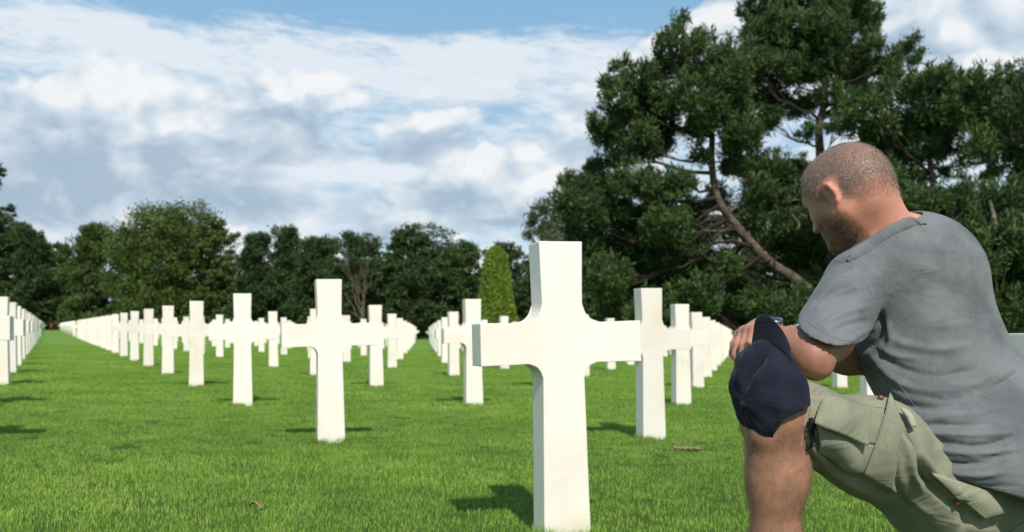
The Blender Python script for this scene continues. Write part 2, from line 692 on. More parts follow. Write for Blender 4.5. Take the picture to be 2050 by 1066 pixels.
ng = bpy.data.node_groups.new('grass_blades', 'GeometryNodeTree')
ng.interface.new_socket('Geometry', in_out='INPUT', socket_type='NodeSocketGeometry')
ng.interface.new_socket('Geometry', in_out='OUTPUT', socket_type='NodeSocketGeometry')
gi, gq = ng.nodes.new('NodeGroupInput'), ng.nodes.new('NodeGroupOutput')
iop = ng.nodes.new('GeometryNodeInstanceOnPoints')
ci = ng.nodes.new('GeometryNodeCollectionInfo'); ci.inputs[0].default_value = src
ci.inputs['Separate Children'].default_value = True; ci.inputs['Reset Children'].default_value = True


def named(n_, t_):
    nd = ng.nodes.new('GeometryNodeInputNamedAttribute'); nd.data_type = t_; nd.inputs[0].default_value = n_
    return nd.outputs[0]


L_ = ng.links.new
L_(gi.outputs[0], iop.inputs['Points']); L_(ci.outputs[0], iop.inputs['Instance'])
iop.inputs['Pick Instance'].default_value = True
L_(named('idx', 'INT'), iop.inputs['Instance Index']); L_(named('rot', 'FLOAT_VECTOR'), iop.inputs['Rotation']); L_(named('scl', 'FLOAT'), iop.inputs['Scale'])
L_(iop.outputs[0], gq.inputs[0])
md = go.modifiers.new('blades', 'NODES'); md.node_group = ng
# ------------------------------------------------------------------ foliage
def leaf_mat(name, dark, mid_, light, sat=.3, tl=.22):
    m, G, b = new_mat(name, .6, .2)
    g = G.n('ShaderNodeNewGeometry')
    r1 = E(G, g.outputs['Random Per Island'])
    nz = G.noise(g.outputs['Position'], .55, 4, .6)
    c = G.ramp(r1 * .45 + nz * .65, [(.25, dark), (.52, mid_), (.80, light)])
    G.link(c, b.inputs['Base Color'])
    t = G.n('ShaderNodeBsdfTranslucent'); G.link(c, t.inputs['Color'])
    x = G.n('ShaderNodeMixShader'); x.inputs[0].default_value = tl
    G.link(b.outputs[0], x.inputs[1]); G.link(t.outputs[0], x.inputs[2])
    G.link(x.outputs[0], m.node_tree.nodes['Material Output'].inputs[0])
    return m


pine_m = leaf_mat('pine_needles', (.016, .038, .015), (.048, .092, .027), (.115, .172, .048))
pine2_m = leaf_mat('pine_needles_olive', (.030, .056, .018), (.075, .118, .032), (.14, .185, .052))
dark_m = leaf_mat('dark_evergreen', (.018, .036, .013), (.042, .074, .024), (.082, .120, .036))
broad_m = leaf_mat('broad_leaves', (.030, .054, .013), (.068, .106, .022), (.125, .168, .038))
broad2_m = leaf_mat('broad_leaves_dark', (.022, .046, .014), (.050, .088, .024), (.095, .140, .036))
pale_m = leaf_mat('pale_needles', (.05, .075, .035), (.10, .135, .06), (.16, .19, .09))
yew_m = leaf_mat('clipped_yew', (.085, .145, .018), (.16, .245, .032), (.25, .34, .055))


def bark_mat(name, c1_, c2_):
    m, G, b = new_mat(name, .9, .1)
    t_ = G.n('ShaderNodeNewGeometry')
    n_ = G.noise(t_.outputs['Position'], 3.0, 6, .7)
    G.link(G.ramp(n_, [(.35, c1_), (.62, c2_)]), b.inputs['Base Color'])
    G.link(G.bump(n_, .8, .08), b.inputs['Normal'])
    return m


bark_m = bark_mat('pine_bark', (.035, .026, .020), (.15, .115, .09))
limb_m = bark_mat('limb_bark', (.018, .013, .010), (.055, .042, .033))
bark2_m = bark_mat('grey_bark', (.10, .085, .07), (.30, .26, .22))


def needles(cent, rad, n, length, width, up=.6, flat=1.0, tufts=None, hollow=.35):
    """sprays of needles gathered in tufts on and inside an ellipsoid; returns (verts, quads)"""
    cent = np.asarray(cent)
    nt_ = tufts or max(6, int(n / 30))
    d = rng.normal(size=(nt_, 3)); d /= np.linalg.norm(d, axis=1)[:, None]
    rr_ = (hollow + (1 - hollow) * rng.random(nt_) ** .5)[:, None]
    tc_ = cent + d * rr_ * np.array([rad, rad, rad * flat])
    per = np.maximum(1, n // nt_)
    base_ = np.repeat(tc_, per, axis=0)
    od = np.repeat(d, per, axis=0)
    N_ = len(base_)
    dd = rng.normal(size=(N_, 3)) + od * .7 + np.array([0, 0, up])
    dd /= np.linalg.norm(dd, axis=1)[:, None]
    base_ = base_ + rng.normal(size=(N_, 3)) * length * .35
    L = length * rng.uniform(.6, 1.3, N_)[:, None]
    sd = np.cross(dd, rng.normal(size=(N_, 3))); sd /= np.linalg.norm(sd, axis=1)[:, None]
    w = width * rng.uniform(.7, 1.3, N_)[:, None]
    a = base_ - sd * w * .25
    b = base_ + dd * L * .5 - sd * w * .5
    c = base_ + dd * L
    e = base_ + dd * L * .5 + sd * w * .5
    v = np.stack([a, b, c, e], 1).reshape(-1, 3)
    q = np.arange(N_ * 4).reshape(-1, 4)
    return v, q


def leaves(cent, rad, n, size, flat=.85, nclump=None, hollow=.5):
    cent = np.asarray(cent)
    nt_ = nclump or max(8, int(n / 60))
    d = rng.normal(size=(nt_, 3)); d /= np.linalg.norm(d, axis=1)[:, None]
    rr_ = (hollow + (1 - hollow) * rng.random(nt_) ** .6)[:, None]
    tc_ = cent + d * rr_ * np.array([rad, rad, rad * flat])
    per = np.maximum(1, n // nt_)
    base_ = np.repeat(tc_, per, axis=0)
    N_ = len(base_)
    base_ = base_ + rng.normal(size=(N_, 3)) * np.array([1, 1, .6]) * rad * .16
    u = rng.normal(size=(N_, 3)); u /= np.linalg.norm(u, axis=1)[:, None]
    w = np.cross(u, rng.normal(size=(N_, 3))); w /= np.linalg.norm(w, axis=1)[:, None]
    s = size * rng.uniform(.6, 1.3, N_)[:, None]
    v = np.stack([base_ - u * s * .5, base_ - w * s * .32, base_ + u * s * .5, base_ + w * s * .32], 1).reshape(-1, 3)
    return v, np.arange(N_ * 4).reshape(-1, 4)


def limb(m, a, b, r0, r1, sag=.0, n=7, jit=.05, sides=6):
    a, b = Vector(a), Vector(b)
    L = (b - a).length
    pts = []
    for i in range(n):
        t = i / (n - 1)
        p = a.lerp(b, t)
        p.z += -sag * L * math.sin(math.pi * t)
        if 0 < i < n - 1:
            p += Vector((rr.uniform(-1, 1), rr.uniform(-1, 1), rr.uniform(-1, 1))) * L * jit * .5
        pts.append(p)
    m.tube(pts, [r0 + (r1 - r0) * i / (n - 1) for i in range(n)], sides, False)
    return pts


def near_on(pts, q, below=True):
    best, bp = 1e9, pts[0]
    for p in pts:
        d = (p - q).length + (2.5 if p.z > q.z - .3 else 0)
        if d < best:
            best, bp = d, p
    return bp


def pine(trunk_px, blobs, depth, label, name='pine_tree', r0=.28, mat=pine_m, dens=1.0, jitter=2.2, twig=True, barkm=None, ln=.30):
    """a pine: trunk through photo-guided points at its real distance, limbs reaching out to every foliage pad"""
    tp = [P(x, y, depth + dz) for (x, y, dz) in trunk_px]
    foot = Vector((tp[0].x, tp[0].y, gz(tp[0].x)))
    tp = [foot - Vector((0, 0, .2))] + tp
    pts = spline(tp, 40)
    root = empty(name, foot)
    tag(root, label, 'tree', 'trees round the edge of the lawn')
    mt = MB()
    mt.tube(pts, [r0 * (1 - .78 * i / 39) + .03 for i in range(40)], 10)
    mt.build('trunk', barkm or bark_m, root, True)
    mbr = MB(); vs_, qs_, n0 = [], [], 0
    made = []
    for (x, y, r) in blobs:
        dz = rr.uniform(-jitter, jitter)
        c_ = P(x, y, depth + dz)
        rad = r * depth / F
        hd_ = (Vector((c_.x, c_.y)) - Vector((near_on(pts, c_).x, near_on(pts, c_).y))).length
        o_ = near_on(pts, c_ - Vector((0, 0, hd_ * rr.uniform(.15, .75))))
        if made and rr.random() < .75:
            alt = min((q_ for q_ in made), key=lambda q_: (q_ - c_).length)
            if (alt - c_).length < (o_ - c_).length and alt.z < c_.z + .5:
                o_ = alt
        rb = .03 + .012 * (c_ - o_).length
        lp = limb(mbr, o_, c_ - Vector((0, 0, rad * .3)), min(rb, r0 * .4), .018, .07, 8, .09)
        made += lp[3:6]
        if twig:
            for k in range(7):
                e_ = c_ + Vector((rr.uniform(-1, 1), rr.uniform(-1, 1), rr.uniform(-.4, .8))) * rad * .85
                limb(mbr, lp[rr.randrange(3, 6)], e_, .028, .008, .05, 4, .05, 4)
        n_ = int(1500 * rad * rad * dens)
        v, q = needles(c_[:], rad, n_, ln, .07, .8, .62)
        vs_.append(v); qs_.append(q + n0); n0 += len(v)
        c2_ = c_ + Vector((rr.uniform(-.6, .6) * rad, rr.uniform(.2, 1.6), rr.uniform(-.55, .15) * rad))
        v, q = needles(c2_[:], rad * .85, int(n_ * .8), ln, .07, .8, .62)
        vs_.append(v); qs_.append(q + n0); n0 += len(v)
        # a few candles breaking the outline
        v, q = needles((c_ + Vector((0, 0, rad * .45)))[:], rad * .9, int(n_ * .22), ln * 1.1, .07, 1.6, .7, hollow=.7)
        vs_.append(v); qs_.append(q + n0); n0 += len(v)
    mbr.build('limbs', barkm or limb_m, root, True)
    cr = mesh_np('crown', np.concatenate(vs_), np.concatenate(qs_), mat)
    child(cr, root)
    return root


def J(lst, k=0.0):
    return [(x + rr.uniform(-k, k), y + rr.uniform(-k, k), r) for x, y, r in lst]


# the leaning pine whose trunk shows between the foliage
pineA = [(1362, 42, 17), (1350, 80, 24), (1385, 95, 28), (1412, 78, 22), (1445, 105, 26), (1345, 130, 36), (1400, 145, 42), (1455, 155, 42),
         (1215, 168, 20), (1243, 140, 22), (1275, 165, 30), (1300, 140, 20), (1235, 205, 38), (1290, 215, 45), (1350, 200, 48), (1415, 215, 46), (1470, 225, 44),
         (1195, 255, 20), (1225, 268, 34), (1275, 275, 40), (1330, 262, 36), (1185, 240, 12), (1250, 315, 26), (1300, 310, 20), (1490, 290, 34), (1395, 260, 24),
         (1195, 335, 22), (1170, 368, 30), (1215, 372, 40), (1262, 368, 42), (1315, 380, 40), (1365, 372, 34), (1135, 362, 16),
         (1128, 402, 24), (1165, 425, 40), (1220, 430, 46), (1280, 440, 46), (1335, 445, 46), (1385, 430, 30),
         (1190, 490, 46), (1250, 500, 50), (1320, 510, 50), (1380, 520, 46), (1150, 540, 40), (1220, 560, 44), (1300, 570, 44), (1440, 395, 26), (1455, 540, 34), (1490, 265, 30), (1400, 310, 18), (1470, 330, 26), (1400, 480, 34), (1480, 590, 44), (1410, 600, 46), (1530, 610, 44), (1350, 620, 46), (1590, 625, 46), (1500, 520, 30), (1290, 630, 40), (1230, 620, 40), (1570, 590, 30)]
pine([(1640, 610, 2), (1592, 560, 0), (1540, 525, 0), (1480, 460, 0), (1438, 400, 0), (1425, 330, 0), (1424, 250, 0), (1400, 150, 0), (1364, 50, 0)], pineA, 46,
     'tall spreading pine with a slanting bare trunk, left of the kneeling man\'s head', r0=.30)
# the tall pine running out of the top of the picture
pineB = [(1520, 15, 42), (1575, -15, 50), (1640, -30, 55), (1700, 0, 46), (1738, 30, 30), (1530, 70, 50), (1590, 60, 55), (1655, 55, 55), (1712, 80, 46), (1745, 95, 22),
         (1505, 125, 40), (1565, 135, 50), (1630, 130, 52), (1690, 140, 42), (1735, 135, 28), (1775, 128, 26), (1805, 108, 20), (1828, 85, 15), (1836, 115, 15), (1790, 150, 18),
         (1500, 190, 32), (1550, 200, 38), (1600, 215, 30), (1660, 190, 28), (1700, 205, 28), (1735, 185, 24), (1540, 240, 28), (1620, 262, 16), (1690, 240, 22),
         (1500, 330, 34), (1550, 345, 40), (1600, 350, 36), (1520, 385, 36), (1570, 400, 44), (1620, 395, 36), (1500, 440, 36), (1600, 450, 46), (1560, 480, 44), (1640, 470, 46),
         (1610, 520, 44), (1660, 540, 46), (1620, 590, 44), (1680, 590, 40)]
pine([(1660, 500, 0), (1648, 400, 0), (1642, 310, 0), (1640, 250, 0), (1652, 190, 0), (1640, 90, 0), (1630, -20, 0)], pineB, 50,
     'tallest pine, its crown cut off by the top edge above the kneeling man', r0=.32)
pineC = [(1745, 215, 24), (1785, 195, 30), (1830, 180, 34), (1880, 150, 26), (1895, 165, 36), (1935, 175, 34), (1760, 255, 36), (1815, 245, 46), (1870, 225, 46), (1925, 230, 46),
         (1740, 300, 34), (1790, 305, 42), (1850, 300, 38), (1905, 290, 34), (1770, 350, 34), (1820, 360, 36), (1960, 215, 40), (1880, 345, 16), (1720, 250, 22)]
pine([(1900, 560, 0), (1890, 450, 0), (1870, 380, 0), (1860, 280, 0), (1880, 190, 0)], pineC, 42, 'broad pine right of the kneeling man\'s head with a flat layered crown', r0=.22)
pineD = [(1975, 165, 30), (2015, 175, 34), (2050, 165, 36), (1985, 225, 42), (2040, 230, 48), (2080, 200, 50), (1960, 290, 30), (2010, 285, 34), (2060, 290, 44), (1930, 330, 16), (2090, 340, 50),
         (1990, 345, 18), (2040, 350, 24), (2110, 250, 50), (2130, 400, 50)]
pine([(1990, 560, 0), (1975, 450, 0), (1965, 380, 0), (2000, 290, 0), (2030, 200, 0)], pineD, 40, 'pine at the right edge with thin bare branches under its crown', r0=.16, barkm=bark2_m)
# bare branch fans seen against the sky on the right
lowR = [(1800, 400, 36), (1850, 410, 42), (1905, 405, 46), (1960, 415, 46), (2015, 405, 46), (2060, 420, 46), (1880, 455, 42), (1940, 470, 46), (2000, 470, 50), (2055, 480, 50),
        (1960, 530, 46), (2020, 540, 50), (2060, 560, 50), (2000, 600, 50), (2050, 630, 50), (1985, 640, 40), (2060, 510, 40), (2110, 460, 60), (2110, 560, 60)]
pine([(2030, 600, 0), (2005, 520, 0), (1990, 440, 0), (1980, 400, 0)], lowR, 34, 'low spreading pine behind the kneeling man\'s back at the right edge', r0=.16, jitter=1.6, barkm=bark2_m, ln=.28)
# pale wispy pine behind the big cross
pine([(1120, 560, 0), (1105, 500, 0), (1085, 440, 0)], [(1075, 425, 15), (1060, 445, 14), (1095, 415, 15), (1100, 445, 20), (1125, 430, 20), (1080, 462, 16), (1110, 475, 22), (1055, 470, 12), (1130, 470, 25)], 62,
     'thin pale pine just above the top of the large front cross', r0=.14, mat=pale_m, dens=.55, jitter=1.2)

# limbs lying bare in front of the dark foliage
m = MB()
for ln_ in ([(1405, 462, -2), (1440, 463, -2), (1478, 458, -1.5)], [(1575, 440, -1), (1583, 405, -2), (1600, 400, -2)], [(1585, 430, -1), (1600, 450, -2), (1592, 462, -2)]):
    m.tube(spline([P(x, y, 45 + d) for x, y, d in ln_], 10), [.07 - .005 * i for i in range(10)], 6)
bb = m.build('bare_branches', bark_m, bpy.data.objects['pine_tree'], True)

# ------------------------------------------------------------------ trees beyond the lawn, each its own
def tree(px, ytop, width, depth, label, mat, kind='broad', base_y=None, n=9000, leaf=.30, trunk_lean=0, group='trees round the edge of the lawn', low=.10, name=None, cut=0):
    g0 = P(px, 667, depth)
    foot = Vector((g0.x, g0.y, gz(g0.x)))
    top = P(px, ytop, depth).z
    h = top - foot.z
    w = width * 1.18 * depth / F / 2
    root = empty(name or ('pine_tree' if kind == 'pine' else 'broadleaf_tree'), foot)
    tag(root, label, 'tree', group)
    m = MB()
    lean = trunk_lean
    tp = [foot + Vector((lean * h * t, 0, h * .8 * t - .1)) + Vector((rr.uniform(-.15, .15), 0, 0)) for t in (0, .2, .4, .6, .8, 1)]
    pts = spline(tp, 16)
    m.tube(pts, [.035 * h * (1 - .8 * i / 15) * .55 + .04 for i in range(16)], 8)
    m.build('trunk', bark_m, root, True)
    vs_, qs_, n0 = [], [], 0
    ml = MB()
    nb_ = 32 if kind == 'broad' else 26
    for i in range(nb_):
        t = low + (1 - low) * (i + .5) / nb_
        prof = math.sin(math.pi * min(.97, (t * .80 + .16))) ** .6 if kind == 'broad' else (1.0 - .75 * max(0, (t - .35) / .65) ** 1.2) * (.75 + .35 * rr.random())
        rad_b = w * (.42 if kind == 'broad' else .36) * rr.uniform(.75, 1.25)
        an = rr.uniform(0, 2 * math.pi)
        off_ = w * prof * rr.uniform(.20, .80)
        c_ = foot + Vector((lean * h * t + math.cos(an) * off_, math.sin(an) * off_ * .8, h * t - rad_b * .35))
        if t > .93:
            c_ = foot + Vector((lean * h * t + rr.uniform(-.3, .3) * w, 0, h - rad_b * .62))
        limb(ml, near_on(pts, c_), c_, .05, .02, .02, 5, .08, 5)
        cnt = int(n / nb_)
        if kind == 'broad':
            v, q = leaves(c_[:], rad_b, cnt, leaf, .8)
        else:
            v, q = needles(c_[:], rad_b * 1.05, cnt, leaf * 1.9, leaf * .5, .5, .55)
        vs_.append(v); qs_.append(q + n0); n0 += len(v)
    ml.build('limbs', limb_m, root, True)
    V_ = np.concatenate(vs_)
    cr = mesh_np('crown', V_, np.concatenate(qs_), mat)
    child(cr, root)
    return root


T = [
    # px, ytop, width, depth, label, mat, kind, n, lean
    (-22, 330, 90, 150, 'tall dark tree cut by the left edge, highest of the far tree line there', dark_m, 'broad', 8000, 0),
    (12, 428, 110, 146, 'dark rounded tree at the left edge of the photo', dark_m, 'broad', 10000, 0),
    (88, 458, 100, 140, 'dark pine with a leaning trunk at the end of the left grass aisle', dark_m, 'pine', 9000, -.16),
    (182, 452, 120, 130, 'layered olive pine left of the big broadleaf tree', pine2_m, 'pine', 11000, 0),
    (255, 478, 90, 128, 'small dark tree tucked against the left side of the big broadleaf tree', broad2_m, 'broad', 7000, 0),
    (345, 415, 235, 112, 'largest rounded broadleaf tree of the far line, lighter green', broad_m, 'broad', 26000, 0),
    (430, 435, 95, 108, 'broadleaf tree with wispy top on the right shoulder of the largest one', broad_m, 'broad', 8000, 0),
    (512, 472, 80, 100, 'spiky pine just right of the big broadleaf tree', dark_m, 'pine', 7500, 0),
    (578, 458, 80, 98, 'narrow open pine above the grey-veined cross\'s left arm', dark_m, 'pine', 6500, 0),
    (640, 478, 110, 94, 'dark pine behind the top of the grey-veined cross', dark_m, 'pine', 9500, 0),
    (722, 466, 130, 88, 'round-topped dark pine above bare pale branches', dark_m, 'broad', 11000, 0),
    (795, 480, 90, 84, 'dark tree between the bare-branched pine and the broad one', broad2_m, 'broad', 7500, 0),
    (850, 452, 150, 84, 'broad domed dark pine left of the clipped yew', dark_m, 'broad', 13000, 0),
    (925, 485, 120, 82, 'dark tree close behind the left side of the clipped yew', broad2_m, 'broad', 9000, 0),
    (1010, 486, 110, 82, 'dark tree behind the right side of the clipped yew', dark_m, 'broad', 9000, 0),
    (1085, 500, 110, 76, 'low dark tree behind the shaft of the large front cross', dark_m, 'broad', 8000, 0),
    (560, 500, 120, 104, 'low dark tree filling the gap under the spiky pines', broad2_m, 'broad', 8000, 0),
    (690, 520, 120, 93, 'low dark tree behind the bare pale branches', broad2_m, 'broad', 7000, 0),
    (120, 490, 110, 150, 'dark tree deep behind the leaning-trunk pine', broad2_m, 'broad', 7000, 0),
    (40, 480, 110, 152, 'dark tree deep behind the left edge trees', dark_m, 'broad', 7000, 0),
    (1185, 470, 160, 72, 'dark undergrowth tree left of the slanting pine trunk', dark_m, 'broad', 10000, 0),
    (1290, 440, 170, 70, 'dark undergrowth tree above the cross on the front cross\'s right', dark_m, 'broad', 10000, 0),
    (1400, 400, 170, 68, 'dark undergrowth tree behind the slanting pine trunk', dark_m, 'broad', 10000, 0),
    (1510, 350, 180, 66, 'dark undergrowth tree left of the kneeling man\'s shoulder', dark_m, 'broad', 10000, 0),
    (1640, 330, 190, 64, 'dark undergrowth tree directly behind the kneeling man', dark_m, 'broad', 9000, 0),
    (1960, 400, 230, 60, 'dark undergrowth tree behind the right edge pines', dark_m, 'broad', 12000, 0),
]
for (px, yt, w_, dp, lab, mt_, kd, n_, le) in T:
    tree(px, yt, w_, dp, lab, mt_, kd, n=int(n_ * 2.6), leaf=.0027 * dp, trunk_lean=le)

# bare pale branches of a half-dead pine low in the far line
root = empty('dead_pine', P(716, 676, 82))
root.location.z = gz(root.location.x)
tag(root, 'half-dead tree with fanning bare pale branches low in the far tree line', 'tree', 'trees round the edge of the lawn')
m = MB()
b0_ = root.location.copy()
forks = [(700, 560), (690, 540), (722, 530), (735, 525), (712, 545), (748, 545), (680, 575), (730, 570)]
mid_p = P(728, 610, 82)
m.tube(spline([b0_, b0_.lerp(mid_p, .5) + Vector((.1, 0, 0)), mid_p], 8), [.20 - .012 * i for i in range(8)], 8)
tr0 = m.build('trunk', bark_m, root, True)
m = MB()
for fx, fy in forks:
    q = P(fx, fy, 82 + rr.uniform(-1, 1))
    lp = limb(m, mid_p.lerp(b0_, rr.uniform(0, .5)), q, .08, .02, -.08, 7, .12, 5)
    for k in range(3):
        limb(m, lp[rr.randrange(2, 6)], q + Vector((rr.uniform(-1, 1), rr.uniform(-1, 1), rr.uniform(-.2, 1.2))), .04, .015, 0, 4, .1, 4)
m.build('limbs', bark_m, root, True)

# clipped yew: a tall blunt cone
yd = 66
foot = P(995, 670, yd); foot.z = gz(foot.x)
hh = P(991, 494, yd).z - foot.z
root = empty('clipped_yew', foot)
tag(root, 'yellow-green yew clipped to a tall blunt cone behind the crosses', 'topiary')
N_ = 30000
t = rng.random(N_) ** .8
an = rng.uniform(0, 2 * math.pi, N_)
rb_, rt_ = 44 * yd / F, 19 * yd / F
prof = (rb_ * (1 - .60 * t ** 1.2)) * np.where(t > .86, np.sqrt(np.clip(1 - ((t - .86) / .145) ** 2, 0.02, 1)), 1) * (1 + .035 * np.sin(an * 3 + t * 9) + .03 * np.sin(an * 7 - t * 17))
rd = prof * (1 - .16 * rng.random(N_) ** 2) + rng.normal(0, .035, N_)
ctr = np.stack([np.cos(an) * rd, np.sin(an) * rd, t * hh], 1) + np.array(foot)
u = rng.normal(size=(N_, 3)) + np.stack([np.cos(an), np.sin(an), np.full(N_, .8)], 1) * .8; u /= np.linalg.norm(u, axis=1)[:, None]
w = np.cross(u, rng.normal(size=(N_, 3))); w /= np.linalg.norm(w, axis=1)[:, None]
s = rng.uniform(.10, .24, N_)[:, None]
v = np.stack([ctr - u * s * .5, ctr - w * s * .3, ctr + u * s * .5, ctr + w * s * .3], 1).reshape(-1, 3)
cr = mesh_np('crown', v, np.arange(N_ * 4).reshape(-1, 4), yew_m); child(cr, root)
m = MB(); m.tube([foot, foot + Vector((0, 0, hh * .85))], [rb_ * .80, rt_ * .6], 12)
m.build('inner_branches', dark_m, root, True)

# the understorey that closes the wood at ground level
vs_, qs_, n0 = [], [], 0
for i in range(150):
    px = -140 + i * 16.0 + rr.uniform(-8, 8)
    a_ = (px - 1025) / F
    dp = 82 if a_ > -.085 else (63 / (1 + a_) if a_ > -.6 else 150)
    dp = max(dp + 16, 78) + rr.uniform(-2, 4)
    if px > 1080:
        dp = 70 + rr.uniform(-3, 3)
    c_ = P(px, 667, dp); c_.z = gz(c_.x) + rr.uniform(.6, 2.6)
    v, q = leaves(c_[:], rr.uniform(1.6, 2.8), 620, .42, .9, hollow=.1)
    vs_.append(v); qs_.append(q + n0); n0 += len(v)
us = mesh_np('understorey', np.concatenate(vs_), np.concatenate(qs_), dark_m)
tag(us, 'dark tangled shrubs closing the foot of the tree line', 'undergrowth', None, 'stuff')
# the wood goes on behind: a rough dark mass that keeps the sky out low down
vs_, qs_, n0 = [], [], 0
for i in range(90):
    px = -140 + i * 27.0 + rr.uniform(-8, 8)
    a_ = (px - 1025) / F
    dp = 100 if a_ > -.085 else min(63 / (1 + a_) + 26, 165)
    if px > 1080:
        dp = 84
    c_ = P(px, 667, dp); hgt = rr.uniform(6.2, 8.6) * (1 if px < 1080 else 1.1) * (dp / 115) ** .5
    for k in range(3):
        cc_ = Vector((c_.x + rr.uniform(-1, 1), c_.y, gz(c_.x) + 1.2 + hgt * k / 3))
        v, q = leaves(cc_[:], rr.uniform(2.2, 3.2), 420, .62, .9, hollow=.0)
        vs_.append(v); qs_.append(q + n0); n0 += len(v)
us = mesh_np('far_wood', np.concatenate(vs_), np.concatenate(qs_), dark_m)
tag(us, 'dark far wood behind the first line of trees', 'wood', None, 'stuff')

# red-painted marker at the end of the left aisle
mk = P(103, 655, 131)
mz = gz(mk.x)
red_m, G, b = new_mat('red_paint', .5, .3)
b.inputs['Base Color'].default_value = (.22, .035, .025, 1)
m = MB(); m.tube([(mk.x, mk.y, mz), (mk.x, mk.y, mz + .95), (mk.x, mk.y, mz + 1.0)], [.16, .16, .10], 12)
o = m.build('marker_post', red_m, None, False)
tag(o, 'small red post at the foot of the leaning trunk, end of left aisle', 'post')

# ------------------------------------------------------------------ small things lying in the grass
clod_m, G, b = new_mat('dry_soil', .95, .1)
t_ = G.n('ShaderNodeNewGeometry')
G.link(G.ramp(G.noise(t_.outputs['Position'], 60, 5, .7), [(.35, (.10, .07, .04)), (.65, (.34, .27, .17))]), b.inputs['Base Color'])
def clods(name, px, py, n, spread, size, lab, cat):
    g = ray(px, py)
    # meet the sloping lawn
    tt_ = (gz(CAM.x) - CAM.z) / (g.z - SLOPE * g.x)
    c_ = CAM + g * tt_
    bm = bmesh.new()
    for i in range(n):
        p = c_ + Vector((rr.gauss(0, spread), rr.gauss(0, spread * .5), 0))
        s_ = size * rr.uniform(.5, 1.2)
        r_ = bmesh.ops.create_icosphere(bm, subdivisions=2, radius=s_)
        for v_ in r_['verts']:
            d = v_.co.normalized()
            v_.co = v_.co * (1 + .35 * math.sin(d.x * 5 + i) * math.cos(d.y * 6 + i * 2) + rr.uniform(-.1, .1))
            v_.co.z *= .6
            v_.co += Vector((p.x, p.y, gz(p.x) + .022))
    me_ = bpy.data.meshes.new(name); bm.to_mesh(me_); bm.free(); me_.materials.append(clod_m)
    o_ = bpy.data.objects.new(name, me_); col.objects.link(o_)
    return tag(o_, lab, cat)


clods('soil_patch', 1374, 905, 26, .045, .014, 'small crumbly patch of dry soil in the grass left of the kneeling man', 'soil patch')
clods('soil_patch', 1376, 762, 8, .05, .012, 'tiny soil crumbs at the foot of the crosses right of the front cross', 'soil patch')
leafm, G, b = new_mat('dry_leaf', .8, .2)
b.inputs['Base Color'].default_value = (.30, .17, .08, 1)
g = ray(513, 1034); tt_ = -CAM.z / (g.z - SLOPE * g.x); c_ = CAM + g * tt_
vs_ = []; qs_ = []
for i in range(9):
    t_ = i / 8
    wd = .011 * math.sin(math.pi * min(t_ * .96 + .02, 1)) * (1 + .3 * math.sin(i * 2.3))
    for sgn in (-1, 0, 1):
        vs_.append((c_.x + (t_ - .5) * .055, c_.y + sgn * wd + .01 * math.sin(t_ * 4), gz(c_.x) + .035 + abs(sgn) * .008 + .012 * math.sin(t_ * 5)))
for i in range(8):
    for k in range(2):
        a0 = i * 3 + k
        qs_.append((a0, a0 + 3, a0 + 4, a0 + 1))
lf_ = mesh_np('dry_leaf', np.array(vs_), np.array(qs_), leafm, True)
tag(lf_, 'curled brown leaf lying on the grass near the bottom edge', 'leaf')
# ------------------------------------------------------------------ signed-distance modelling for the kneeling man
BIG = 1.0


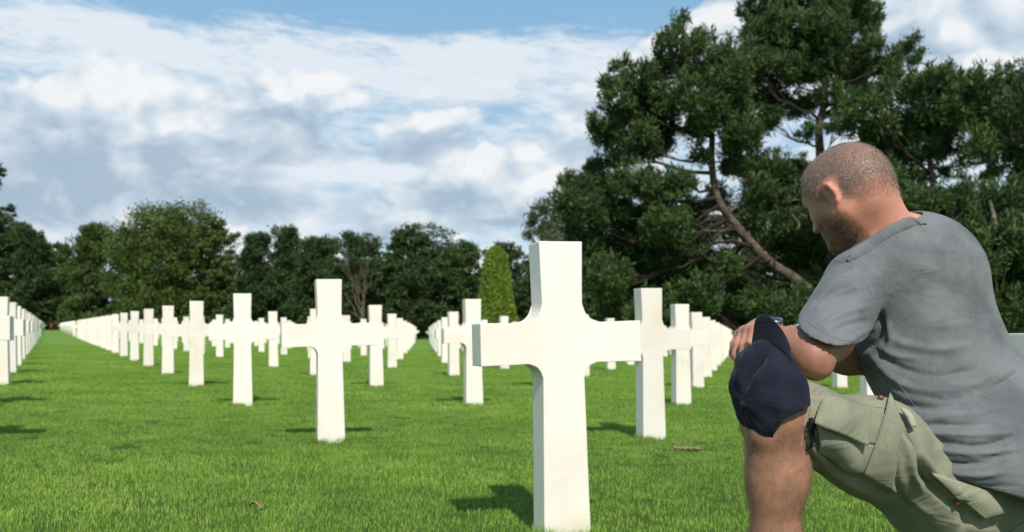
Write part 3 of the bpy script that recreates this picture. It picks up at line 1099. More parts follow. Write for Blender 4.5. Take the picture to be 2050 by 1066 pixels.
class Field:
    def __init__(s, lo, hi, h):
        s.lo = np.array(lo, dtype=np.float64)
        s.h = h
        s.n = np.ceil((np.array(hi) - s.lo) / h).astype(int) + 1
        s.f = np.full(s.n, BIG, dtype=np.float32)

    def sub(s, lo, hi):
        a = np.clip(np.floor((np.array(lo) - s.lo) / s.h).astype(int), 0, s.n)
        b = np.clip(np.ceil((np.array(hi) - s.lo) / s.h).astype(int) + 1, 0, s.n)
        sl = tuple(slice(i, j) for i, j in zip(a, b))
        g = [s.lo[k] + s.h * np.arange(a[k], b[k]) for k in range(3)]
        X, Y, Z = np.meshgrid(*g, indexing='ij')
        return sl, X.astype(np.float32), Y.astype(np.float32), Z.astype(np.float32)

    def union(s, sl, d, k):
        a = s.f[sl]
        if k <= 0:
            s.f[sl] = np.minimum(a, d)
        else:
            h = np.maximum(k - np.abs(a - d), 0) / k
            s.f[sl] = np.minimum(a, d) - h * h * k * .25

    def cut(s, sl, d, k=.004):             # subtract the solid d
        a = s.f[sl]
        nd = -d
        h = np.maximum(k - np.abs(a - nd), 0) / k
        s.f[sl] = np.maximum(a, nd) + h * h * k * .25

    def capsule(s, a, ra, b, rb, k=.03, op='u'):
        a, b = np.array(a), np.array(b)
        m = max(ra, rb) + k + .02
        sl, X, Y, Z = s.sub(np.minimum(a, b) - m, np.maximum(a, b) + m)
        ab = b - a
        t = np.clip(((X - a[0]) * ab[0] + (Y - a[1]) * ab[1] + (Z - a[2]) * ab[2]) / ab.dot(ab), 0, 1)
        d = np.sqrt((X - a[0] - t * ab[0]) ** 2 + (Y - a[1] - t * ab[1]) ** 2 + (Z - a[2] - t * ab[2]) ** 2) - (ra + (rb - ra) * t)
        (s.union if op == 'u' else s.cut)(sl, d, k)

    def ell(s, c, ax, r, k=.03, op='u'):
        """ellipsoid; ax = 3 unit axes (rows), r = radii"""
        c = np.array(c)
        m = max(r) + k + .02
        sl, X, Y, Z = s.sub(c - m, c + m)
        q2 = 0
        q4 = 0
        for u, ri in zip(ax, r):
            p = (X - c[0]) * u[0] + (Y - c[1]) * u[1] + (Z - c[2]) * u[2]
            q2 = q2 + (p / ri) ** 2
            q4 = q4 + (p / ri ** 2) ** 2
        k0 = np.sqrt(q2)
        d = k0 * (k0 - 1) / np.maximum(np.sqrt(q4), 1e-6)
        (s.union if op == 'u' else s.cut)(sl, d, k)

    def chain(s, pts, rad, k=.03, **kw):
        for i in range(len(pts) - 1):
            s.capsule(pts[i], rad[i], pts[i + 1], rad[i + 1], k, **kw)

    def plane(s, p, nrm, k=.004):          # keep what lies behind the plane
        nrm = np.array(nrm, dtype=float)
        nrm /= np.linalg.norm(nrm)
        sl, X, Y, Z = s.sub(s.lo, s.lo + s.h * s.n)
        d = (X - p[0]) * nrm[0] + (Y - p[1]) * nrm[1] + (Z - p[2]) * nrm[2]
        s.cut(sl, -d, k)

    def mesh(s, smooth=2):
        f = s.f
        n = s.n
        sg = f < 0
        cn = np.zeros(tuple(n - 1), dtype=np.int8)
        for i in (0, 1):
            for j in (0, 1):
                for k in (0, 1):
                    cn += sg[i:n[0] - 1 + i, j:n[1] - 1 + j, k:n[2] - 1 + k]
        act = np.argwhere((cn > 0) & (cn < 8))
        idx = np.full(tuple(n - 1), -1, dtype=np.int32)
        idx[act[:, 0], act[:, 1], act[:, 2]] = np.arange(len(act))
        acc = np.zeros((len(act), 3)); cnt = np.zeros(len(act))
        co = [(i, j, k) for i in (0, 1) for j in (0, 1) for k in (0, 1)]
        val = {c: f[act[:, 0] + c[0], act[:, 1] + c[1], act[:, 2] + c[2]] for c in co}
        for c in co:
            for ax in range(3):
                if c[ax] == 0:
                    c2 = tuple(c[m] + (m == ax) for m in range(3))
                    a, b = val[c], val[c2]
                    x = (a < 0) != (b < 0)
                    t = np.where(x, a / np.where(x, a - b, 1), 0)
                    p = np.tile(np.array(c, dtype=float), (len(act), 1))
                    p[:, ax] += t
                    acc[x] += p[x]; cnt[x] += 1
        V = s.lo + s.h * (act + acc / np.maximum(cnt, 1)[:, None])
        quads = []
        for ax in range(3):
            u, w = (ax + 1) % 3, (ax + 2) % 3
            sl0 = [slice(1, n[m] - 1) for m in range(3)]
            sl1 = list(sl0)
            sl0[ax] = slice(0, n[ax] - 1); sl1[ax] = slice(1, n[ax])
            a, b = sg[tuple(sl0)], sg[tuple(sl1)]
            for flip, e in ((False, a & ~b), (True, ~a & b)):
                e = np.argwhere(e)
                if not len(e):
                    continue
                st = np.array([1, 1, 1]); st[ax] = 0
                e = e + st
                def g(du, dw):
                    q = e.copy(); q[:, u] += du; q[:, w] += dw
                    return idx[q[:, 0], q[:, 1], q[:, 2]]
                q = np.stack([g(-1, -1), g(0, -1), g(0, 0), g(-1, 0)], 1)
                if flip:
                    q = q[:, ::-1]
                quads.append(q)
        Q = np.concatenate(quads)
        Q = Q[(Q >= 0).all(1)]
        V = relax(V, Q, smooth)
        return V, Q


def relax(V, Q, it, lam=.5):
    e = np.concatenate([Q[:, [0, 1]], Q[:, [1, 2]], Q[:, [2, 3]], Q[:, [3, 0]]])
    e = np.concatenate([e, e[:, ::-1]])
    cnt = np.bincount(e[:, 0], minlength=len(V)).astype(float)
    for _ in range(it):
        acc = np.stack([np.bincount(e[:, 0], weights=V[e[:, 1], k], minlength=len(V)) for k in range(3)], 1)
        V = V * (1 - lam) + lam * acc / np.maximum(cnt, 1)[:, None]
    return V


def vnormals(V, Q):
    fn = np.cross(V[Q[:, 2]] - V[Q[:, 0]], V[Q[:, 3]] - V[Q[:, 1]])
    nr_ = np.zeros_like(V)
    for k in range(4):
        for c in range(3):
            nr_[:, c] += np.bincount(Q[:, k], weights=fn[:, c], minlength=len(V))
    return nr_ / np.maximum(np.linalg.norm(nr_, axis=1), 1e-9)[:, None]


def seg_dist(p, line):
    """distance from 2-D points to a polyline, position along it (0..1), signed side"""
    line = np.array(line, dtype=float)
    best = np.full(len(p), 1e9); ta = np.zeros(len(p)); sd = np.zeros(len(p))
    L = np.linalg.norm(np.diff(line, axis=0), axis=1); tot = L.sum(); acc = 0
    for i in range(len(line) - 1):
        a, b = line[i], line[i + 1]
        ab = b - a
        t = np.clip(((p - a) @ ab) / (ab @ ab), 0, 1)
        r = p - a - t[:, None] * ab
        d = np.linalg.norm(r, axis=1)
        m = d < best
        best[m] = d[m]; ta[m] = (acc + t[m] * L[i]) / tot
        sd[m] = np.sign(ab[0] * r[m, 1] - ab[1] * r[m, 0])
        acc += L[i]
    return best, ta, sd


def folds(V, Q, strokes):
    """drape creases into a cloth mesh: each stroke is (photo-pixel polyline, width px, height m).
    positive height = a raised ridge, negative = a furrow; ends fade out"""
    nr_ = vnormals(V, Q)
    px = project(V)
    view = V - np.array(CAM); view /= np.linalg.norm(view, axis=1)[:, None]
    face = np.clip(-(nr_ * view).sum(1) * 2.2, 0, 1)
    disp = np.zeros(len(V))
    for line, w, hgt in strokes:
        ln = smooth2(line)
        d, t, _ = seg_dist(px, ln)
        fade = np.clip(np.minimum(t, 1 - t) / .22, 0, 1) ** .8
        disp += hgt * np.exp(-(d / w) ** 2) * fade
    return V + nr_ * (disp * face)[:, None]


def smooth2(line, n=18):
    if len(line) < 3:
        return line
    return [(v.x, v.y) for v in spline([Vector((a, b, 0)) for a, b in line], n)]


def bvh_of(V, Q):
    return BVHTree.FromPolygons([tuple(v) for v in V], [tuple(int(i) for i in q) for q in Q])


def hit(bvh, px, py, off=0.0, default=None):
    r = ray(px, py).normalized()
    h_, n_, i_, d_ = bvh.ray_cast(CAM, r)
    if h_ is None:
        return default
    if n_.dot(r) > 0:
        n_ = -n_
    return h_ + n_ * off


def seam(name, bvh, line, rad, mat, parent, off=0.0, n=60, dash=None, sides=6):
    pts = []
    for x, y in smooth2(line, n):
        p = hit(bvh, x, y, off)
        if p is not None:
            pts.append(p)
    if len(pts) < 3:
        return None
    # drop jumps
    good = [pts[0]]
    for p in pts[1:]:
        if (p - good[-1]).length < .05:
            good.append(p)
    m = MB()
    if dash:
        tot = len(good)
        for i in range(0, tot - 1, 2):
            m.tube([good[i], good[i] * .45 + good[i + 1] * .55], rad, 5)
    else:
        m.tube(good, rad, sides)
    return m.build(name, mat, parent, True)


def patch(name, bvh, quad, off, thick, mat, parent, nu=26, nv=18, bulge=0.0, wob=0.0, sag=None, edge=.0):
    """a sewn-on piece of cloth: quad = 4 photo-pixel corners (tl, tr, br, bl) laid on the surface"""
    tl, tr_, br, bl = [np.array(q, dtype=float) for q in quad]
    V_, ok = [], []
    last = None
    for j in range(nv + 1):
        v = j / nv
        for i in range(nu + 1):
            u = i / nu
            p = tl * (1 - u) * (1 - v) + tr_ * u * (1 - v) + br * u * v + bl * (1 - u) * v
            p = p + np.array([math.sin(v * 5 + u * 2) * wob, math.sin(u * 7 + v * 3) * wob])
            lift = off + bulge * (math.sin(math.pi * min(max(u, 0), 1)) * math.sin(math.pi * v)) + (sag(u, v) if sag else 0)
            q = hit(bvh, p[0], p[1], lift)
            if q is None:
                c_ = (tl + tr_ + br + bl) / 4
                for k_ in range(1, 12):
                    pp = p + (c_ - p) * k_ * .06
                    q = hit(bvh, pp[0], pp[1], lift)
                    if q is not None:
                        break
            if q is None:
                q = last if last is not None else P(p[0], p[1], 1.85)
            last = q
            V_.append(q[:])
    V_ = np.array(V_)
    nu1 = nu + 1
    Qd = np.array([(j * nu1 + i, j * nu1 + i + 1, (j + 1) * nu1 + i + 1, (j + 1) * nu1 + i) for j in range(nv) for i in range(nu)])
    # gentle smoothing keeps pixel-ray noise out
    Vs = relax(V_, Qd, 2, .3)
    bord = np.zeros(len(V_), dtype=bool)
    g = np.arange(len(V_)).reshape(nv + 1, nu1)
    for e in (g[0], g[-1], g[:, 0], g[:, -1]):
        bord[e] = True
    Vs[bord] = V_[bord]
    o = mesh_np(name, Vs, Qd[:, ::-1], mat, True)
    md_ = o.modifiers.new('thickness', 'SOLIDIFY'); md_.thickness = thick; md_.offset = 0
    child(o, parent)
    edge_ = np.concatenate([g[0], g[1:, -1], g[-1, ::-1][1:], g[::-1, 0][1:]])
    mm = MB(); mm.tube([Vector(Vs[k]) for k in edge_], .0011, 5, False)
    mm.build('edge_stitching', short_edge_m, parent, True)
    return o


# ------------------------------------------------------------------ materials of the man
def attr_mat(name, rough, spec):
    m, G, b = new_mat(name, rough, spec)
    a = G.n('ShaderNodeAttribute'); a.attribute_name = 'tone'
    return m, G, b, a


skin_m, G, b, a = attr_mat('skin', .52, .35)
tcn = G.n('ShaderNodeNewGeometry')
mot = G.noise(tcn.outputs['Position'], 38, 4, .6)
fin = G.noise(tcn.outputs['Position'], 420, 3, .6)
c = G.mix(G.sstep(mot, .38, .66) * .42, a.outputs['Color'], (.50, .225, .14))
c = G.mix(G.sstep(fin, .50, .70) * .34, c, (.20, .10, .07))
G.link(c, b.inputs['Base Color'])
b.inputs['Subsurface Weight'].default_value = .18
b.inputs['Subsurface Radius'].default_value = (.012, .005, .003)
b.inputs['Subsurface Scale'].default_value = .5
G.link(G.bump(fin * .7 + mot * 1.4 + G.noise(tcn.outputs['Position'], 110, 4, .6) * .6, .32, .0018), b.inputs['Normal'])

hair_m, G, b = new_mat('cropped_hair', .5, .35)
gg = G.n('ShaderNodeNewGeometry')
G.link(G.ramp(gg.outputs['Random Per Island'], [(0, (.12, .09, .075)), (.5, (.22, .17, .14)), (.85, (.32, .26, .22)), (1, (.46, .40, .35))]), b.inputs['Base Color'])


beard_m, G, b = new_mat('beard_stubble', .5, .3)
gg = G.n('ShaderNodeNewGeometry')
G.link(G.ramp(gg.outputs['Random Per Island'], [(0, (.05, .03, .022)), (.7, (.13, .08, .055)), (1, (.24, .16, .11))]), b.inputs['Base Color'])


def cloth_mat(name, base, dark, light, wscale, rough=.9, bump=.25, fade=.0, wrk=.17):
    m, G, b = new_mat(name, rough, .12)
    gp = G.n('ShaderNodeNewGeometry')
    p = gp.outputs['Position']
    n1_ = G.noise(p, 7, 5, .6)
    mp = G.n('ShaderNodeMapping'); mp.inputs['Scale'].default_value = (1, 1, .25); mp.inputs['Rotation'].default_value = (.4, .8, 0)
    G.link(p, mp.inputs['Vector'])
    n2_ = G.noise(mp.outputs[0], 260, 4, .65)
    n3_ = G.noise(p, 900, 2, .6)
    c = G.mix(G.sstep(n1_, .35, .65), dark, light)
    c = G.mix(.45, c, base)
    c = G.mix(G.sstep(n2_, .40, .72) * .30, c, tuple(x * 1.45 for x in base))
    c = G.mix(G.sstep(n3_, .45, .75) * .35, c, tuple(x * .55 for x in base))
    G.link(c, b.inputs['Base Color'])
    mw = G.n('ShaderNodeMapping'); mw.inputs['Scale'].default_value = (.7, 1, 1.7); mw.inputs['Rotation'].default_value = (0, .5, .2)
    G.link(p, mw.inputs['Vector'])
    wr = G.noise(mw.outputs[0], 8, 3, .45, 1.0)
    wr2 = G.m('ABSOLUTE', wr - .5)
    b1 = G.bump(G.sstep(wr2, .0, .22), wrk, .012)
    G.link(G.bump(n3_ * .6 + n2_, bump, .0016, b1), b.inputs['Normal'])
    b.inputs['Sheen Weight'].default_value = .08
    return m


shirt_m = cloth_mat('faded_grey_cotton', (.122, .131, .135), (.084, .091, .095), (.205, .214, .219), 1)
shirt_edge_m = cloth_mat('grey_cotton_seam', (.17, .185, .19), (.14, .15, .16), (.20, .21, .22), 1)
short_m = cloth_mat('khaki_green_cotton', (.215, .218, .150), (.155, .160, .108), (.295, .295, .210), 1, bump=.3)
short_edge_m = cloth_mat('khaki_stitched_edge', (.35, .34, .25), (.30, .29, .21), (.40, .39, .30), 1)
short_dark_m = cloth_mat('khaki_dark_stitching', (.085, .085, .055), (.06, .06, .04), (.11, .11, .075), 1)
cap_m = cloth_mat('navy_cap_cotton', (.0105, .0125, .0225), (.008, .0095, .017), (.016, .019, .033), 1, bump=.35)
strap_m = cloth_mat('black_webbing', (.006, .007, .010), (.005, .005, .008), (.010, .011, .015), 1)
steel_m, G, b = new_mat('brushed_steel', .3, .5)
b.inputs['Metallic'].default_value = 1; b.inputs['Base Color'].default_value = (.62, .64, .66, 1)
glass_m, G, b = new_mat('watch_glass', .08, .6)
b.inputs['Base Color'].default_value = (.03, .05, .08, 1)
leather_m, G, b = new_mat('brown_button', .4, .4)
b.inputs['Base Color'].default_value = (.16, .055, .03, 1)
boot_m, G, b = new_mat('boot_leather', .6, .3)
b.inputs['Base Color'].default_value = (.09, .055, .03, 1)

# ------------------------------------------------------------------ joints (photo pixel, distance)
FV = lambda px, py, d: np.array(P(px, py, d))
neckb = FV(1815, 505, 2.02)
shL, elL, wrL = FV(1712, 575, 1.91), FV(1626, 714, 1.745), FV(1537, 671, 1.87)
shR, elR, wrR = FV(1890, 560, 2.20), FV(1790, 722, 2.08), FV(1545, 695, 1.92)
hipL, knL, anL = FV(1990, 1045, 2.0), FV(1555, 832, 1.70), FV(1552, 1300, 1.72)
hipR, knR = FV(2040, 1040, 2.08), FV(1800, 1330, 2.20)
anR = FV(2080, 1300, 2.35)

# head frame: forward, left, up
th, pi_, ro = R(37), R(26), R(2)
Fh = np.array((-math.sin(th) * math.cos(pi_), math.cos(th) * math.cos(pi_), -math.sin(pi_)))
Uh = np.array((-math.sin(th) * math.sin(pi_), math.cos(th) * math.sin(pi_), math.cos(pi_)))
Lh = np.cross(Uh, Fh)
Uh, Lh = Uh * math.cos(ro) + Lh * math.sin(ro), Lh * math.cos(ro) - Uh * math.sin(ro)
HC = FV(1693, 377, 1.98)
AX = (Fh, Lh, Uh)
hs = .935


def hp(f, l, u):                       # head-local point (metres, scaled)
    return HC + (Fh * f + Lh * l + Uh * u) * hs


def hr(*r):
    return [x * hs for x in r]


man = empty('person', (float(knR[0]), float(knR[1]), gz(float(knR[0]))))
tag(man, 'kneeling man with cropped hair in grey t-shirt and khaki shorts, head bowed', 'person')

# ------------------------------------------------------------------ body: one continuous surface
B = Field((.40, 1.50, -.04), (1.40, 2.50, 1.22), .0042)
# skull
B.ell(hp(-.010, 0, .012), AX, hr(.096, .077, .088), .01)
B.ell(hp(.030, 0, .010), AX, hr(.066, .068, .078), .03)
B.ell(hp(-.030, 0, -.008), AX, hr(.066, .069, .068), .03)
# face block, cheeks, jaw, chin
B.ell(hp(.050, 0, -.050), AX, hr(.050, .058, .070), .03)
for s_ in (-1, 1):
    B.ell(hp(.052, .040 * s_, -.040), AX, hr(.026, .022, .022), .025)
    B.capsule(hp(.005, .054 * s_, -.060), .020 * hs, hp(.070, .018 * s_, -.112), .017 * hs, .03)
B.ell(hp(.078, 0, -.112), AX, hr(.022, .026, .018), .02)
B.ell(hp(.072, 0, .012), AX, hr(.026, .050, .014), .02)        # brow
# nose
B.capsule(hp(.088, 0, -.010), .0085 * hs, hp(.112, 0, -.045), .0115 * hs, .012)
for s_ in (-1, 1):
    B.ell(hp(.098, .012 * s_, -.048), AX, hr(.012, .008, .008), .008)
    B.ell(hp(.090, .030 * s_, -.008), AX, hr(.014, .018, .011), .010, 'c')   # eye sockets
    B.ell(hp(.078, .030 * s_, -.009), AX, hr(.012, .013, .010), .004)        # lids
# mouth
B.ell(hp(.094, 0, -.076), AX, hr(.010, .022, .0055), .008)
B.ell(hp(.092, 0, -.087), AX, hr(.010, .020, .006), .008)
# neck
B.chain([hp(-.022, 0, -.055), FV(1752, 468, 2.0), neckb], [.052, .060, .082], .03)
B.chain([hp(.010, .045, -.07), FV(1745, 490, 1.96), FV(1790, 520, 1.95)], [.022, .022, .03], .03)
B.capsule(hp(-.045, 0, -.020), .050, FV(1770, 462, 1.975), .058, .03)
# trapezius, shoulders, trunk (mostly inside the shirt)
B.capsule(neckb, .06, shL, .045, .05)
B.capsule(neckb, .06, shR, .045, .05)
B.chain([FV(1835, 600, 2.03), FV(1900, 760, 2.03), FV(1985, 980, 2.02)], [.08, .09, .08], .05)
# left arm
shL2 = shL
B.chain([shL2, FV(1657, 674, 1.80), elL], [.050, .0490, .0375], .02)
mL = elL * .62 + wrL * .38
B.chain([elL, mL, wrL * .93 + elL * .07], [.0375, .0385, .0270], .02)
B.ell(elL + np.array((.008, -.008, -.020)), np.eye(3), (.023, .022, .023), .02)
# right arm
B.chain([shR, elR], [.052, .044], .02)
B.chain([elR, elR * .6 + wrR * .4, wrR], [.044, .041, .027], .02)
# left leg
B.chain([hipL, knL], [.06, .052], .04)
B.ell(FV(1542, 822, 1.675), np.eye(3), (.049, .050, .055), .03)
c1, c2 = FV(1556, 955, 1.705), FV(1552, 1100, 1.72)
B.chain([knL, c1, c2, anL], [.055, .0480, .0400, .034], .05)
B.ell(FV(1566, 945, 1.745), np.eye(3), (.034, .048, .085), .03)
B.capsule(FV(1531, 900, 1.675), .024, FV(1534, 1080, 1.70), .020, .03)
B.ell(FV(1530, 868, 1.655), np.eye(3), (.026, .022, .026), .02)   # calf
B.capsule(anL, .04, FV(1500, 1345, 1.78), .035, .03)
# right leg
B.chain([hipR + np.array((0, .03, -.05)), knR], [.045, .05], .04)
B.chain([knR, (knR + anR) / 2, anR], [.06, .055, .04], .03)
# left hand: palm, fingers curled over the cap brim, thumb beneath
k1 = [FV(1511, 664, 1.775), FV(1500, 663, 1.795), FV(1489, 666, 1.815), FV(1481, 672, 1.835)]      # knuckles, index .. little
B.chain([wrL, FV(1522, 661, 1.815)], [.027, .025], .012)
for kn in k1:
    B.capsule(FV(1531, 664, 1.82), .021, kn, .0125, .012)
tips = [
    [FV(1503, 688, 1.752), FV(1504, 711, 1.748), FV(1511, 727, 1.752)],
    [FV(1489, 692, 1.770), FV(1487, 717, 1.766), FV(1493, 733, 1.766)],
    [FV(1477, 690, 1.797), FV(1473, 713, 1.792), FV(1479, 727, 1.790)],
    [FV(1471, 690, 1.822), FV(1468, 707, 1.818), FV(1474, 719, 1.815)],
]
for kn, (a_, b_, c_) in zip(k1, tips):
    B.chain([kn, a_, b_, c_], [.0110, .0100, .0092, .0078], .0035)
    B.ell(kn + np.array((0, -.002, .003)), np.eye(3), (.0115, .0115, .010), .006)
B.chain([FV(1535, 675, 1.79), FV(1537, 695, 1.772), FV(1530, 716, 1.765)], [.014, .0115, .0095], .006)
# right hand resting behind the left wrist
B.chain([wrR, FV(1512, 690, 1.90)], [.027, .024], .012)
for i in range(4):
    q0 = FV(1504, 680 + 9 * i, 1.895 + .006 * i)
    q1 = q0 + np.array((-.022, -.004, -.002 - .002 * i))
    q2 = q1 + np.array((-.012, -.012, -.014))
    B.chain([FV(1515, 690, 1.90), q0], [.019, .0115], .008)
    B.chain([q0, q1, q2], [.0105, .0098, .0085], .003)
B.chain([FV(1522, 676, 1.89), FV(1503, 668, 1.885), FV(1489, 671, 1.885)], [.013, .011, .009], .004)
# ear (left one in view, right one too)
for s_ in (1, -1):
    e0 = .070
    rim = [(-.002, e0 + .002, -.028), (.006, e0 + .002, -.008), (.006, e0 + .007, .018), (-.004, e0 + .014, .031), (-.016, e0 + .019, .027), (-.022, e0 + .019, .006),
           (-.016, e0 + .013, -.017), (-.006, e0 + .006, -.034)]
    pr = [hp(f, l * s_, u) for f, l, u in rim]
    pr = [p_ - Uh * .028 + Fh * .006 for p_ in pr]
    B.chain(pr, [.0045, .004, .0042, .0048, .0052, .0050, .0050, .0062], .004)
    B.ell(hp(-.008, (e0 + .008) * s_, -.026), (Fh, Lh, Uh), hr(.016, .0055, .028), .006)
    B.ell(hp(-.002, (e0 + .017) * s_, -.028), (Fh, Lh, Uh), hr(.010, .0075, .014), .004, 'c')
V, Q = B.mesh(1)
# skin tones
px = project(V)
d_ = V - HC
lf, ll, lu = d_ @ Fh / hs, d_ @ Lh / hs, d_ @ Uh / hs
skin = np.array((.365, .185, .115)); red = np.array((.60, .26, .18)); shade = np.array((.42, .23, .165))
tone = np.tile(skin, (len(V), 1))


def blend(mask, colr):
    global tone
    mask = np.clip(mask, 0, 1)[:, None]
    tone = tone * (1 - mask) + np.array(colr) * mask


def ss(x, a, b):
    t = np.clip((x - a) / (b - a), 0, 1)
    return t * t * (3 - 2 * t)


nf = np.sin(V[:, 0] * 130 + np.sin(V[:, 2] * 90) * 2) * np.sin(V[:, 2] * 150 + np.sin(V[:, 1] * 110) * 2)
headz = lu > -.20
# scalp stubble: above a hairline that falls to the nape and rises on the forehead
hl = np.where(lf > 0, -.030 + lf * .75, -.030 + lf * .35) + nf * .003
scalp = ss(lu, hl - .030, hl + .030) * headz * ss(-lf, -.088, -.055) * (V[:, 2] > .8)
top = ss(lu, .070, .098) * ss(lf, -.06, .02)
blend(scalp * (.66 - .48 * top), (.27, .195, .165))
earm = ((np.abs(ll) > .079) & (lf > -.045) & (lf < .02) & (lu > -.075) & (lu < .020))
blend(ss(np.abs(ll), .077, .084) * ((lf > -.045) & (lf < .02) & (lu > -.075) & (lu < .020)) * .9, (.60, .235, .165))
nape = ss(-lu, .02, .07) * ss(-lf, -.01, .03) * (lu > -.3) * (V[:, 2] > .75)
blend(nape * .9, red * 1.05)
beard = ss(lf, .008, .035) * ss(-lu, .045, .066) * ss(lu, -.20, -.14) * (V[:, 2] > .75)
beard = np.maximum(beard, ss(lf, -.018, .002) * ss(-lu, .060, .085) * (lu > -.15) * (np.abs(ll) > .02))
blend(beard * .72, (.085, .052, .038))
lips = ((lf > .085) & (lu > -.093) & (lu < -.070) & (np.abs(ll) < .026))
blend(lips * .8, (.42, .17, .14))
eye = ((lf > .070) & (np.abs(np.abs(ll) - .030) < .018) & (lu > .014) & (lu < .026))
blend(eye * .7, (.09, .055, .04))
brow = ((lf > .078) & (np.abs(np.abs(ll) - .030) < .020) & (lu > -.004) & (lu < .010))
blend(brow * .8, (.07, .045, .03))
blend(((lf > .06) & (np.abs(np.abs(ll) - .030) < .014) & (lu > -.018) & (lu < -.008)) * .75, (.10, .06, .045))
# forearm tattoo edge close to the sleeve, ruddy knuckles, hairy shin
tat = np.exp(-(((px[:, 0] - 1592) / 16) ** 2 + ((px[:, 1] - 664) / 12) ** 2)) * (V[:, 1] < 1.85)
blend(tat * .55, (.12, .13, .13))
hand = np.exp(-(((px[:, 0] - 1490) / 40) ** 2 + ((px[:, 1] - 695) / 45) ** 2)) * (V[:, 2] > .5)
blend(hand * .35, (.60, .25, .19))
arm = (V[:, 2] > .60) & (V[:, 2] < .80) & (px[:, 0] > 1545) & (px[:, 0] < 1760)
blend(arm * .75, (.285, .145, .090))  # tanned arm, with the shade on it also painted into the tone
leg = (V[:, 2] < .60) & (px[:, 0] < 1640)
lno = .5 + .5 * np.sin(V[:, 2] * 61 + np.sin(V[:, 0] * 83) * 1.7) * np.sin(V[:, 0] * 97 + V[:, 2] * 23)
blend(leg * .80, (.300, .160, .102))
blend(leg * lno * .30, (.22, .105, .065))
body = mesh_np('body', V, Q, skin_m, True)
ca = body.data.color_attributes.new('tone', 'FLOAT_COLOR', 'POINT')
ca.data.foreach_set('color', np.concatenate([tone, np.ones((len(V), 1))], 1).astype(np.float32).ravel())
child(body, man)

# ------------------------------------------------------------------ hair: cropped strands over the scalp, stubble on the jaw
Nn = vnormals(V, Q)
def strands(name, w, count, length, wid, lie, mat=None):
    cum = np.cumsum(w); cum /= cum[-1]
    pick = np.searchsorted(cum, rng.random(count))
    p = V[pick] + rng.normal(0, .0016, (count, 3))
    n_ = Nn[pick] + rng.normal(0, .35, (count, 3)) + lie
    n_ /= np.linalg.norm(n_, axis=1)[:, None]
    L = length * rng.uniform(.6, 1.2, count)[:, None]
    side = np.cross(n_, rng.normal(size=(count, 3))); side /= np.linalg.norm(side, axis=1)[:, None]
    a_ = p - side * wid / 2; b_ = p + side * wid / 2; c_ = p + n_ * L
    vv_ = np.stack([a_, b_, c_], 1).reshape(-1, 3)
    o = mesh_np(name, vv_, np.arange(count * 3).reshape(-1, 3), mat or hair_m)
    child(o, man)
    return o


strands('hair', scalp * (1 - .75 * top) * (~earm) + 1e-9, 70000, .0036, .00055, (Fh * .9 - Uh * .9))
strands('beard', beard * (V[:, 2] > .75) + 1e-9, 14000, .005, .0006, (-Uh * .9), beard_m)

legm = ((V[:, 2] < .55) & (px[:, 0] < 1630)) * 1.0
strands('leg_hair', legm + 1e-9, 13000, .009, .00028, np.array((0, 0, -1.4)), beard_m)
armm = ((V[:, 2] > .60) & (V[:, 2] < .78) & (px[:, 0] > 1535) & (px[:, 0] < 1650) & (V[:, 1] < 1.90)) * 1.0
strands('arm_hair', armm + 1e-9, 1500, .006, .00026, np.array((-.6, 0, -.6)), beard_m)

# ------------------------------------------------------------------ t-shirt
T_ = np.array((-.30, .10, .95)); T_ /= np.linalg.norm(T_)
Lt = np.array((-.72, -.66, -.10)); Lt -= T_ * Lt.dot(T_); Lt /= np.linalg.norm(Lt)
Ft = np.cross(Lt, T_)                  # chest direction (away and left)
AT = (Lt, T_, Ft)
S_ = Field((.50, 1.55, .22), (1.42, 2.48, 1.08), .0044)
S_.ell(FV(1842, 618, 2.02), AT, (.185, .215, .125), .02)
S_.ell(FV(1856, 548, 2.01), AT, (.158, .12, .115), .06)
S_.ell(FV(1905, 770, 1.99), AT, (.165, .24, .140), .06)
S_.ell(FV(1995, 900, 1.95), AT, (.170, .20, .170), .06)
S_.chain([FV(1795, 745, 1.92), FV(1868, 838, 1.86), FV(1905, 905, 1.845), FV(2020, 955, 1.85)], [.045, .064, .078, .10], .05)
S_.capsule(FV(1850, 505, 2.04), .070, FV(1888, 556, 2.15), .068, .05)
S_.capsule(FV(1810, 520, 2.0), .080, FV(1718, 562, 1.90), .062, .06)
S_.capsule(FV(1760, 640, 1.96), .06, FV(1830, 800, 1.93), .05, .06)
# belly cloth hanging forward between arm and thigh
S_.capsule(FV(1770, 690, 2.0), .045, FV(1850, 830, 1.98), .055, .05)
# left sleeve
slv0, slv1 = FV(1716, 566, 1.915), FV(1657, 674, 1.80)
SL = Field((.50, 1.55, .22), (1.42, 2.48, 1.08), .0044)
SL.capsule(slv0, .066, slv1 + (slv1 - slv0) * .4, .0715, .03)
sleeve_dir = (slv1 - slv0) / np.linalg.norm(slv1 - slv0)
# right sleeve
r1_ = shR + (elR - shR) * .62
S_.capsule(shR, .07, r1_, .066, .03)
# openings: sleeve end, hem, neck
def halfspace(Fd, lo, hi, p, n_, k=.003):
    sl, X, Y, Z = Fd.sub(lo, hi)
    n_ = np.array(n_, dtype=float); n_ /= np.linalg.norm(n_)
    d = -((X - p[0]) * n_[0] + (Y - p[1]) * n_[1] + (Z - p[2]) * n_[2])
    Fd.cut(sl, d, k)


